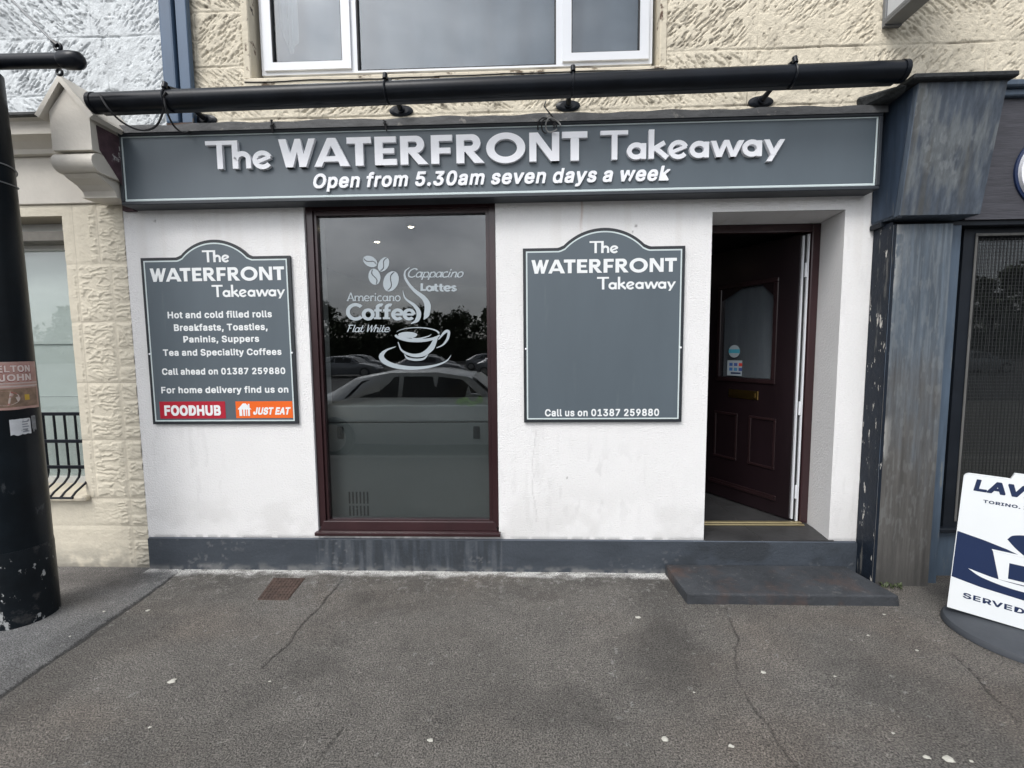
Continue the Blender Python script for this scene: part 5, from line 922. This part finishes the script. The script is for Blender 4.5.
b = MB(); b.box(2.150, 2.712, -.330, -.002, 3.0225, 3.052, .006); b.hexa([(2.05, -.09, 2.995), (2.17, -.26, 2.985), (2.20, -.02, 2.99), (2.08, -.015, 3.0), (2.03, -.07, 3.07), (2.15, -.30, 3.021), (2.19, -.02, 3.075), (2.07, -.01, 3.085)], .012); build(b, 'capping', mat('rotten_dark_capping', (.030, .033, .035), .8, .4, 14, (2, 6, 6), bump=.6, bscale=30, spec=.25, wear=[((.13, .125, .115), 16, .64, .06, (1, 3, 3))]), cs)
b = MB(); b.box(cx0-.012, cx0+.012, -.222, -.200, 2.300, 2.317, .003); b.box(cx0-.006, cx1+.6, -.09, -.002, 2.286, 2.3165, .004); build(b, 'soffit', m_rdark, sf)
pl = build(MB().box(2.232, 2.580, -.150, -.004, -.05, 2.285, .005), 'pilaster', m_rgreywood, sf)
def timber(u, v):
    st = fbm(u*46, v*2.2, 120, 4); st2 = fbm(u*120, v*5, 121, 3); pt = fbm(u*6, v*3, 122, 4)
    blue = np.clip(sstep(.70, 1.75, v+.9*(pt-.5)+.5*(st-.5)), 0, 1)
    col = lerp3((.078, .075, .070), (.075, .100, .128), blue*(.55+.45*pt)); col = col*(.38+.80*st+.42*st2)[..., None]
    sc = sstep(.58, .74, fbm(u*60, v*14, 123, 3))*sstep(.45, .6, fbm(u*2.5, v*1.1, 124)); col = lerp3(col, (.22, .23, .23), .22*sc)
    ed = np.exp(-(u-2.249)/.022)*sstep(.48, .60, fbm(u*26, v*15, 126, 4)); col = lerp3(col, (.40, .40, .38), .75*ed*sstep(.45, .6, fbm(u*2, v*2.2, 127)))
    bw = sstep(.55, .68, fbm(u*70, v*4, 128, 3))*blue; col = lerp3(col, (.16, .18, .195), .35*bw)
    dk = sstep(.25, .02, v)*.5+.35*sstep(.58, .72, fbm(u*9, v*1.3, 125)); col = lerp3(col, (.035, .034, .032), np.clip(dk, 0, .7))
    return .0015*st2+.001*st, np.clip(col, .01, .6)
m_timber = mat('weathered_timber_face', (1, 1, 1), .75, .12, 60, (3, 3, .5), attr='tone', bump=.25, bscale=40, bvec=(6, 6, .5))
sheet('timber_face', grid(2.249, 2.579, .005), grid(-.03, 2.284, .005), lambda u, v, h: (u, -.152-h, v), timber, m_timber, pl)
def timber2(u, v):
    st = fbm(u*42, v*8.0, 130, 4); st2 = fbm(u*120, v*30, 131, 3); pt = fbm(u*5, v*3, 132, 4)
    col = lerp3((.055, .070, .092), (.098, .110, .118), sstep(.38, .62, .55*pt+.45*st)); col = col*(.45+.65*st+.45*st2)[..., None]
    dr = sstep(.56, .74, fbm(u*16, v*1.6, 133, 4)); col = lerp3(col, (.070, .066, .052), .5*dr); wh = sstep(.54, .72, fbm(u*48, v*22, 134, 4))*sstep(.48, .62, pt); col = lerp3(col, (.20, .215, .225), .4*wh)
    return .0015*st2, np.clip(col, .01, .6)
def cface(u, v, h):
    t = (v-2.318)/(3.022-2.318); xa = cx0+.006-.004*t; xb = cx1-.022+.020*t; return xa+(xb-xa)*u, -.2155-.077*t-h, v
sheet('timber_face', grid(0, 1, .0105), grid(2.320, 3.020, .005), cface, lambda u, v: timber2(u*.46, v), m_timber, cs)
b = MB(); b.box(2.2275, 2.2318, -.147, -.004, -.04, 2.30); b.box(2.2325, 2.248, -.1555, -.1505, .02, 2.284, .001); build(b, 'flaking_edge', m_flaky, pl)
b = MB(); b.box(2.586, 2.672, -.112, -.004, -.05, 2.285, .004); build(b, 'blue_strip', m_rblue, sf)
b = MB(); b.box(2.581, 2.585, -.10, -.02, -.05, 2.285); b.box(2.673, 2.76, .02, .04, -.05, 2.285); build(b, 'groove', m_rdark, sf)
fa = build(MB().box(2.690, 6.60, -.105, -.003, 2.3175, 3.02), 'fascia', m_rfascia, sf)
b = MB(); b.box(2.715, 6.60, -.135, -.004, 3.021, 3.06, .006); b.box(2.715, 6.60, -.165, -.004, 3.0605, 3.10, .008); build(b, 'moulding', m_rblue, fa)
YL = -.106; L3 = on_wall(YL); LX, LZ = 3.175, 2.595
g = Glyphs().ribbon([(LX+.205*math.cos(a), LZ+.205*math.sin(a)) for a in np.linspace(.75, 2*PI-.75, 40)], [(LX+.130*math.cos(a), LZ+.130*math.sin(a)) for a in np.linspace(.95, 2*PI-.95, 40)]); build(g.mesh(L3, .030), 'letter', m_white, fa)
g = Glyphs().ribbon([(LX+.222*math.cos(a), LZ+.222*math.sin(a)) for a in np.linspace(.70, 2*PI-.70, 40)], [(LX+.112*math.cos(a), LZ+.112*math.sin(a)) for a in np.linspace(1.0, 2*PI-1.0, 40)]); build(g.mesh(L3, .010), 'letter_edge', m_navy, fa)
wf = build(wall_holes(MB(), 2.765, 6.60, .33, 2.285, -.030, .06, [(2.838, 6.55, .385, 2.235)]), 'window_frame', m_rdark, sf)
b = MB(); b.box(2.832, 2.846, -.038, -.0305, .385, 2.235, .002); b.box(2.832, 6.55, -.038, -.0305, 2.2355, 2.252, .002); build(b, 'worn_edge', m_edgewood, wf)
b = MB(); b.box(2.83, 6.56, .030, .034, .38, 2.24); build(b, 'pane', m_glass, wf)
b = MB()
x = 2.852
while x < 6.55: b.box(x-.0013, x+.0013, -.012, -.0088, .39, 2.23); x += .0225
z = .40
while z < 2.23: b.box(2.84, 6.55, -.0086, -.0056, z-.0013, z+.0013); z += .0225
build(b, 'mesh_grille', m_mesh, sf)
b = MB(); b.box(2.673, 6.60, -.015, .10, -.05, .329, .004); build(b, 'stall_riser', m_rblue, sf)
b = MB(); b.box(2.66, 6.60, -.06, -.016, .315, .345, .006); build(b, 'sill', m_rdark, sf)
b = MB(); b.box(2.74, 6.55, .60, .62, .0, 2.6); build(b, 'backing_board', m_roomdark, sf)
b = MB(); b.box(2.80, 6.53, .16, .18, .36, 1.16); build(b, 'reflection_board', mat('dull_brown_reflection', (.125, .12, .11), .8, .1, 3), sf)  # added board; its brown stands in for the pavement mirrored in the glass

# ------------------------------------------------------------------ stone step, drain cover, weeds
b = MB(); b.hexa([(.966, -.374, -.02), (2.224, -.376, -.02), (2.150, -.018, -.02), (.944, -.018, -.02), (.962, -.376, .066), (2.206, -.378, .068), (2.146, -.018, .066), (.944, -.018, .066)], .010, 2)
props(build(b, 'doorstep', m_step), 'low dark stone step with reddish wear in front of the open doorway', 'step')
dr = thing('drain_cover', 'small rusty iron cover set in the tarmac near the wall', 'drain cover', (-1.61, -.25, 0))
b = MB(); b.hexa([(-1.695, -.385, -.01), (-1.500, -.385, -.01), (-1.525, -.128, -.01), (-1.745, -.128, -.01), (-1.695, -.385, .004), (-1.500, -.385, .004), (-1.525, -.128, .004), (-1.745, -.128, .004)]); build(b, 'plate', m_rust, dr)
b = MB()
for i in range(9):
    for j in range(8):
        t = (j+.5)/8; y = -.378+.243*t; xa = -1.695-.05*t; xb = -1.500-.025*t; x = xa+(xb-xa)*(i+.5)/9
        b.box(x-.007, x+.007, y-.010, y+.010, .003, .008, .002)
build(b, 'studs', m_rust, dr)
wd = thing('weed', 'small green weed growing at the foot of the grey timber pilaster', 'weed', (2.32, -.19, 0))
b = MB()
for k in range(26):
    x = 2.27+random.random()*.14; y = -.165-random.random()*.035; a = random.random()*2*PI; l = .018+random.random()*.030; w = .005+random.random()*.004; t = random.random()*.8+.3
    d = Vector((math.cos(a), math.sin(a), 0)); s = Vector((-d.y, d.x, 0))*w; p = Vector((x, y, .002)); q = p+d*l*.5*t+Vector((0, 0, l*.6)); e = p+d*l*t+Vector((0, 0, l*.7))
    b.add([p, q+s, e, q-s], [(0, 1, 2, 3)])
build(b, 'leaf', m_leaf, wd, recalc=False)

# ------------------------------------------------------------------ litter
m_lit = mat('paper_litter', (.46, .45, .40), .8, .15, 40)
for i, (px, py, s) in enumerate(((638, 618, 15), (665, 740, 18), (731, 747, 13), (763, 673, 13), (430, 741, 15), (927, 758, 16), (949, 760, 24), (917, 651, 9), (868, 636, 8), (172, 682, 22), (148, 611, 13), (104, 612, 8), (70, 637, 7), (150, 728, 9), (893, 734, 8), (884, 615, 9), (835, 677, 7), (270, 682, 8), (971, 762, 9), (694, 693, 6))):
    x, y = gr(px, py); r = s*.30/300*(1+y*.2)
    bm = bmesh.new(); bmesh.ops.create_icosphere(bm, subdivisions=2, radius=1)
    for v in bm.verts:
        k = .65+.6*random.random(); v.co = Vector((v.co.x*r*k*1.1, v.co.y*r*k*.8, v.co.z*min(.005, r*.35)*k))
    b = MB().bm(bm); b.v = [(p[0]+x, p[1]+y, p[2]+.004) for p in b.v]
    for v in []: pass
    o = props(build(b, 'litter_scrap', m_lit, smooth=True), 'small pale scrap of litter lying on the tarmac', 'litter', 'pale litter scraps on the pavement')

# ------------------------------------------------------------------ black post with its arm
PX, PY = -2.985, -.565
po = thing('sign_post', 'tall black painted post with peeling posters and a horizontal arm', 'post', (PX, PY, 0))
b = MB(); b.lathe((PX, PY, 0), [(.146, -.02), (.145, .42), (.1435, .44)], 48); build(b, 'base', mat('scuffed_black_paint', (.006, .009, .012), .4, spec=.2, var=.35, nscale=6, bump=.2, bscale=30, wear=[((.36, .37, .37), 19, .60, .03, (1, 1, .55)), ((.06, .06, .06), 6, .58, .1, (1, 1, 1))]), po, smooth=True)
b = MB(); b.lathe((PX, PY, 0), [(.1425, .44), (.141, 1.0), (.139, 1.44), (.1375, 1.52), (.136, 2.0), (.132, 2.6), (.124, 3.08), (.10, 3.10)], 48); build(b, 'column', m_pole, po, smooth=True)
for z, t in ((2.555, .03), (2.505, -.02)):
    b = MB(); b.tube([(PX+.137*math.cos(a), PY+.137*math.sin(a), z+t*math.cos(a)) for a in np.linspace(0, 2*PI, 40)], .0035, 6, cap=False)
    build(b, 'wire_tie', mat('grey_wire_tie', (.16, .17, .18), .4, .1), po, smooth=True)
AY = -.50
aL, aR = at(-200, 66, AY), at(66, 60.5, AY); e2 = at(84, 61, AY)
b = MB(); b.tube([(aL[0], AY, aL[1]), (aR[0], AY, aR[1])], .0365, 20); build(b, 'arm', m_black, po, smooth=True)
b = MB(); b.tube([(aR[0]-.03, AY, aR[1]+.001), (aR[0]-.012, AY, aR[1]+.001), (aR[0]+.04, AY, aR[1]), (aR[0]+.075, AY, aR[1]-.003), (e2[0]-.012, AY, e2[1]-.006), (e2[0], AY, e2[1]-.008)], [.036, .044, .046, .042, .028, .008], 20); build(b, 'finial', m_black, po, smooth=True)
b = MB(); b.tube([(PX, PY, 3.08), (PX, (PY+AY)/2, aR[1]-.03), (PX, AY, aR[1])], .05, 16); build(b, 'saddle', m_black, po)
q1, q2 = at(59.5, 72, AY), at(58, 47, AY); build(MB().ring((q1[0], AY, q1[1]-.002), .015, .0065, 'y', 20, 8), 'eye_ring', m_black, po, smooth=True); build(MB().ring((q2[0], AY, q2[1]), .018, .008, 'y', 20, 8), 'eye_ring', m_black, po, smooth=True)
s0, s1_ = at(55, 44, AY), at(-10, -22, AY); b = MB(); b.tube([(s0[0], AY, s0[1]), (s1_[0], AY, s1_[1])], .0062, 8); build(b, 'stay_rod', mat('dull_steel_rod', (.22, .23, .24), .5, .2), po, smooth=True)
b = MB(); b.tube([(q2[0], AY, q2[1]+.008), (s0[0]-.012, AY, s0[1]+.014)], .012, 8); build(b, 'shackle', m_black, po)
A38 = math.radians(-38.1)
def pole3(r): return lambda s, z, d: (PX+(r+d)*math.cos(A38+s/r), PY+(r+d)*math.sin(A38+s/r), z)
def patch(mb, r, s0, s1, z0, z1, d=0, n=20, tear=0):
    T = pole3(r); v = []
    for i in range(n+1): s = s0+(s1-s0)*i/n; v += [T(s, z0+tear*(fbm(np.array(i*.37), np.array(2.2), 7)-.5), d), T(s, z1-tear*.3*(fbm(np.array(i*.4), np.array(5.2), 8)-.5), d)]
    return mb.add(v, [(2*i, 2*i+2, 2*i+3, 2*i+1) for i in range(n)])
RP = .1415
pz1, pz0 = at(12, 362, -.68)[1], at(12, 411, -.68)[1]
pr = build(patch(MB(), RP, -.22, .168, pz0, pz1, tear=.012), 'poster', mat('faded_poster_paper', (.46, .28, .24), .6, .25, 12, wear=[((.50, .42, .38), 9, .55, .2, (1, 1, 3))]), po, smooth=True, recalc=False)
ph = pz1-pz0
b = MB(); patch(b, RP, -.22, .165, pz0+.47*ph, pz0+.50*ph, .0006, tear=0); patch(b, RP, -.22, .165, pz0+.54*ph, pz0+.56*ph, .0006); build(b, 'rule', mat('pale_print', (.55, .46, .42), .6, .1), pr, recalc=False)
b = MB(); patch(b, RP, -.10, .155, pz0+.05*ph, pz0+.44*ph, .0006); build(b, 'picture', mat('tan_print', (.24, .16, .11), .6, .4, 26), pr, recalc=False)
g = Glyphs().poly([(.005+.058*math.cos(a), pz0+.235*ph+.16*ph*math.sin(a)*(1 if math.sin(a) > 0 else .9)) for a in np.linspace(0, 2*PI, 28)[:-1]])
build(g.mesh(pole3(RP), .0012), 'picture_panel', mat('pale_panel_print', (.55, .47, .42), .6, .2, 20, wear=[((.38, .12, .10), 28, .50, .1, (1, 1, 2))]), pr)
b = MB(); patch(b, RP, .082, .105, pz0+.18*ph, pz0+.30*ph, .0013); patch(b, RP, -.075, -.05, pz0+.10*ph, pz0+.22*ph, .0013); build(b, 'yellow_mark', mat('yellow_print', (.55, .36, .05), .6, .2), pr, recalc=False)
m_rprint = mat('dark_red_print', (.26, .03, .03), .6, .2)
rows = [('ELTON', -.014, .122, pz0+.785*ph, .145*ph, 0), ('JOHN', -.010, .124, pz0+.60*ph, .145*ph, 0)]
text('lettering', [(s, a-.003, c+.003, z-.004, k+.006, 0) for s, a, c, z, k, h in rows], 'heavy' if False else 'bold', .0010, pole3(RP), m_rprint, pr)
text('lettering', rows, 'bold', .0018, pole3(RP), mat('cream_print', (.72, .62, .58), .6, .05), pr)
lz1, lz0 = at(20, 421, -.68)[1], at(20, 437, -.68)[1]
lb = build(patch(MB(), RP+.001, .012, .098, lz0, lz1, tear=.014), 'torn_label', mat('torn_white_label', (.60, .62, .64), .6, .1, 20, wear=[((.16, .17, .18), 24, .60, .08, (1, 1, 1))]), po, smooth=True, recalc=False)
b = MB()
for k in range(5): patch(b, RP+.001, .060, .088-.004*(k % 2), lz0+.010+k*.014, lz0+.017+k*.014, .0006)
build(b, 'print_line', mat('grey_print', (.25, .27, .30), .6, .1), lb, recalc=False)
b = MB(); patch(b, RP+.001, .104, .128, lz0+.02, lz1+.01, tear=.05); build(b, 'label_shred', mat('grey_shred', (.20, .21, .22), .7, .4, 40), po, recalc=False)

# ------------------------------------------------------------------ pavement board
AX, AYB = 2.381, -.481; RZ = math.radians(-43.59)
ab = thing('pavement_sign', 'white and navy coffee advert board on a grey round rubber base', 'pavement sign', (AX, AYB, 0), None, RZ)
W_ = .56
b = MB(); nseg = 48
pr_ = [(1.0, .002), (1.0, .020), (.97, .034), (.60, .056), (.10, .064)]; v = []
for r, z in pr_:
    for k in range(nseg): a = 2*PI*k/nseg; v.append((.28+.30*r*math.cos(a), .02+.265*r*math.sin(a), z))
f = [(i*nseg+k, i*nseg+(k+1) % nseg, (i+1)*nseg+(k+1) % nseg, (i+1)*nseg+k) for i in range(len(pr_)-1) for k in range(nseg)] + [tuple((len(pr_)-1)*nseg+k for k in range(nseg)), tuple(range(nseg-1, -1, -1))]
b.add(v, f); build(b, 'base', m_rubber, ab, smooth=True, local=True)
def rnd(cx, cz, r, a0, a1): return [(cx+r*math.cos(math.radians(a0+(a1-a0)*i/6)), cz+r*math.sin(math.radians(a0+(a1-a0)*i/6))) for i in range(7)]
outline_ = [(.004, .072), (W_-.004, .072)] + rnd(W_-.052, .829, .024, 0, 90) + [(.362, .853), (.350, .885)] + [(.210, .885), (.198, .853)] + rnd(.054, .829, .024, 90, 180)
b = MB(); b.prism(outline_, 'y', -.012, .012); build(b, 'panel', m_board, ab, local=True)
B3 = on_wall(-.0122)
def bprint(g, name, m, d=.0004): return build(g.mesh(B3, d, .00005), name, m, ab, local=True)
bprint(Glyphs().poly([(.013, .257), (.12, .238), (.28, .226), (.42, .235), (W_-.013, .262), (W_-.024, .500), (.43, .47), (.36, .445), (.28, .448), (.205, .478), (.12, .502), (.0225, .523)]), 'navy_band', m_navy)
bprint(Glyphs().poly(smooth_pts([(.204, .532), (.228, .560), (.30, .574), (.40, .568), (.46, .545), (.42, .520), (.35, .500), (.285, .468), (.268, .462), (.235, .492), (.204, .532)])[:-1]), 'navy_swirl', m_navy)
bprint(Glyphs().poly([(.158, .452), (.402, .452), (.376, .306), (.186, .306)]).poly([(.153, .462), (.407, .462), (.402, .4525), (.158, .4525)]), 'cup_print', m_board, .0009)
bprint(Glyphs().stroke(arc(.425, .385, .035, .042, 75, -75), .014), 'cup_handle_print', m_board, .0009)
bprint(Glyphs().poly(smooth_pts([(.073, .326), (.17, .307), (.28, .301), (.39, .307), (.487, .326), (.44, .296), (.36, .276), (.28, .270), (.20, .276), (.12, .296), (.073, .326)])[:-1]), 'saucer_print', m_board, .0013)
bprint(Glyphs().rect(.218, .322, .342, .407), 'cup_label', m_navy, .0013)
text('lettering', [('LAVAZZA', .070, .497, .766, .062, .16)], 'heavy', .0008, B3, m_navy, ab, True)
text('lettering', [('TORINO. ITALIA. 1895', .109, .452, .706, .0165, 0)], 'bold', .0008, B3, m_navy, ab, True)
text('lettering', [('SERVED HERE', .062, .448, .153, .030, 0)], 'bold', .0008, B3, m_navy, ab, True)

# ------------------------------------------------------------------ projecting sign high on the stone wall
pj = thing('projecting_sign', 'pale boxed projecting sign fixed high on the cream stone wall', 'sign', (2.245, -.3, 3.51))
b = MB(); b.box(2.212, 2.300, -.80, -.030, 3.530, 4.15, .004); build(b, 'panel', mat('pale_grey_box', (.50, .52, .54), .5, .06), pj)
b = MB(); b.box(2.203, 2.311, -.81, -.018, 3.513, 3.529, .003); b.box(2.203, 2.2115, -.81, -.018, 3.5295, 3.548); b.box(2.3005, 2.311, -.81, -.018, 3.5295, 3.548); b.box(2.205, 2.309, -.030, -.004, 3.505, 4.15, .003); build(b, 'frame', mat('grey_box_frame', (.16, .165, .17), .5, .15), pj)

# ------------------------------------------------------------------ across the pavement: what the windows mirror
m_carpaint = mat('silver_car_paint', (.62, .64, .65), .3, .03, 2, metal=.5, coat=.6)
m_carglass = mat('dark_car_glass', (.012, .014, .016), .08, .1, spec=.7)
m_tyre = mat('tyre_rubber', (.015, .015, .015), .8, .2)
def make_car(label, group, loc, paint):
    t = thing('parked_car', label, 'car', loc, group)
    ox, oy, oz = loc
    st = [(-2.10, .30, .62, .62, .60), (-2.06, .26, .84, .88, .74), (-1.75, .22, .89, 1.02, .80), (-1.35, .20, .90, 1.24, .84), (-.75, .19, .90, 1.345, .86), (0, .19, .885, 1.35, .87), (.50, .19, .875, 1.27, .87), (.98, .19, .87, .90, .87), (1.45, .20, .80, .82, .86), (1.88, .22, .70, .71, .80), (2.08, .28, .52, .53, .66)]
    b = MB(); v = []; f = []; K = 11
    for (x, zb, zs, zt, w) in st:
        wr = w*(.74 if zt > zs+.1 else .9); zm = (zb+zs)/2
        half = [(w*.93, zb), (w, zm), (w*.975, zs), (wr, zt-.03), (wr*.8, zt)]
        for (yy, zz) in half + [(0, zt+.012)] + [(-a, c) for a, c in reversed(half)]: v.append((ox+x, oy+yy, oz+zz))
    for i in range(len(st)-1):
        for k in range(K-1): f.append((i*K+k, i*K+k+1, (i+1)*K+k+1, (i+1)*K+k))
        f.append((i*K+K-1, i*K, (i+1)*K, (i+1)*K+K-1))
    f += [tuple(range(K)), tuple((len(st)-1)*K+k for k in range(K-1, -1, -1))]
    b.add(v, f); build(b, 'body', paint, t, smooth=True)
    S = [s[0] for s in st]
    def side(x, fr, sgn):
        zs, zt, w = (np.interp(x, S, [q[i] for q in st]) for i in (2, 3, 4)); wr = w*.74
        return (ox+x, oy+sgn*(w*.975+(wr-w*.975)*fr+.004), oz+zs+(zt-.03-zs)*fr)
    for sgn in (1, -1):
        for xs in ([-1.45, -1.2, -.9, -.60], [-.53, -.2, .1, .40, .72]):
            b = MB(); v = [side(x, .10, sgn) for x in xs] + [side(x, .86 if x < .7 else .3, sgn) for x in xs]; n = len(xs)
            b.add(v, [(i, i+1, n+i+1, n+i) for i in range(n-1)]); build(b, 'side_window', m_carglass, t)
        p = side(.62, .06, sgn); b = MB(); b.box(p[0]-.06, p[0]+.07, p[1]+(.03 if sgn > 0 else -.17), p[1]+(.17 if sgn > 0 else -.03), p[2]+.0, p[2]+.12, .03, 2); build(b, 'wing_mirror', paint, t, smooth=True)
        for x in (-.45, .50):
            b = MB(); q = side(x-.18, 0, sgn); b.box(q[0]-.08, q[0]+.08, q[1]-.012, q[1]+.02, q[2]-.09, q[2]-.065, .006); build(b, 'door_handle', paint, t)
        for x in (-1.62, 1.36):
            y = oy+sgn*.80; b = MB(); b.tube([(ox+x, y-.10, oz+.315), (ox+x, y+.10, oz+.315)], .315, 28); wh = build(b, 'wheel', m_tyre, t)
            b = MB(); b.tube([(ox+x, y-.105, oz+.315), (ox+x, y+.105, oz+.315)], .215, 20); build(b, 'rim', m_alu, wh)
        b = MB(); b.box(ox+1.84, ox+2.0, oy+sgn*.52-.13, oy+sgn*.52+.13, oz+.58, oz+.68, .02); build(b, 'headlight', m_upvc, t)
    v = [(ox+x, oy+y, oz+z) for x, y, z in ((.56, -.60, 1.262), (.56, .60, 1.262), (.95, .76, .95), (.95, -.76, .95))]; b = MB(); b.add(v, [(0, 1, 2, 3)]); build(b, 'windscreen', m_carglass, t)
    return t
make_car('silver car at the kerb, mirrored in the lower half of the shop window', None, (-1.42, -4.42, -.12), m_carpaint)
X, Z = at(470, 402, 3.6); b = MB()
for k in range(5):
    bm = bmesh.new(); bmesh.ops.create_icosphere(bm, subdivisions=2, radius=.07)
    for v in bm.verts: v.co = v.co*(.8+.4*random.random()); v.co.z *= .7; v.co += Vector((-.14+.07*k, 0, .03*math.sin(k*2)))
    b.bm(bm)
b.v = [(p[0]+X, p[1]-3.46, p[2]+Z) for p in b.v]
props(build(b, 'hi_vis_vest', mat('lime_cloth', (.38, .80, .10), .8, .2, 20), smooth=True), 'crumpled lime green hi-vis cloth on the silver car, mirrored in the shop window', 'vest')
carA = make_car('parked car far across the road, seen only as a reflection in the shop glass', 'cars across the road', (-17, -24, -.12), mat('pale_car_paint', (.35, .36, .38), .3, .03, 2, metal=.4, coat=.5))
def copy_tree(o, parent=None):
    c = o.copy(); COL.objects.link(c); c.parent = parent
    for ch in list(o.children): copy_tree(ch, c)
    return c
for i, (x, y) in enumerate(((-11.5, -24.4), (-6, -23.8), (-1, -24.2), (5, -24), (-14, -33), (-8, -33), (-3, -33.4), (20, -24), (27, -24.3), (34, -24))):
    c = copy_tree(carA); c.location = (x, y, -.12)
m_crown = mat('tree_leaves', (.085, .105, .058), .7, .4, .6)
m_bark = mat('tree_bark', (.06, .05, .042), .9, .3, 3)
def make_tree(loc, h, w, seed):
    rr = random.Random(seed); t = thing('tree', 'leafy dark tree across the road, mirrored in the window glass', 'tree', loc, 'trees across the road')
    x, y, z = loc; b = MB(); b.tube([(x, y, z), (x+.1, y, z+h*.25), (x-.1, y+.1, z+h*.5), (x, y, z+h*.75)], [.28, .22, .15, .06], 10)
    for k in range(6):
        a = rr.random()*2*PI; z0 = h*(.25+.3*rr.random()); b.tube([(x, y, z+z0), (x+w*.22*math.cos(a), y+w*.22*math.sin(a), z+z0+h*.14), (x+w*.38*math.cos(a), y+w*.38*math.sin(a), z+z0+h*.24)], [.11, .07, .03], 7)
    build(b, 'trunk', m_bark, t, smooth=True)
    b = MB(); cl = []
    for k in range(26):
        a = rr.random()*2*PI; q = rr.random()**.5; zz = .22+.72*rr.random(); cl.append((x+w*.5*q*math.cos(a)*math.sin(PI*min(1, zz*.95)), y+w*.5*q*math.sin(a), z+h*zz, w*(.09+.09*rr.random())))
    for k in range(2600):
        cx, cy, cz, cr = cl[k % 26]; d = Vector((rr.gauss(0, 1), rr.gauss(0, 1), rr.gauss(0, .8))).normalized()*cr*(.5+.6*rr.random()); p = Vector((cx, cy, cz))+d
        u = Vector((rr.gauss(0, 1), rr.gauss(0, 1), rr.gauss(0, 1))).normalized(); s = u.orthogonal().normalized(); l = .16+.2*rr.random()
        b.add([p-u*l, p+s*l*.6, p+u*l, p-s*l*.6], [(0, 1, 2, 3)])
    build(b, 'crown', m_crown, t, recalc=False); return t
tA = make_tree((-30, -58, -.12), 8.5, 8, 1); tB = make_tree((-22, -56, -.12), 7.0, 9, 2)
for i, (x, y, s) in enumerate(((-16, -58, .9), (-10.5, -57, 1.0), (-4, -57, .85), (1.5, -58, .8), (8, -57, 1.1), (16, -56, 1.0), (24, -58, 1.15), (32, -57, 1.2), (41, -57, 1.3), (51, -58, 1.4), (62, -57, 1.35), (-39, -58, 1.1), (-50, -57, 1.2), (-63, -57, 1.2))):
    c = copy_tree((tA, tB)[i % 2]); c.location = (x, y, -.12); c.scale = (s, s, s); c.rotation_euler.z = i*1.3
b = MB(); b.prism([(-90, -.2), (-90, 3.4), (-40, 3.9), (-5, 3.2), (30, 3.6), (80, 4.4), (80, -.2)], 'y', -66, -64); props(build(b, 'river_bank', mat('bank_hedge', (.035, .045, .022), .9, .4, .5)), kind='structure')
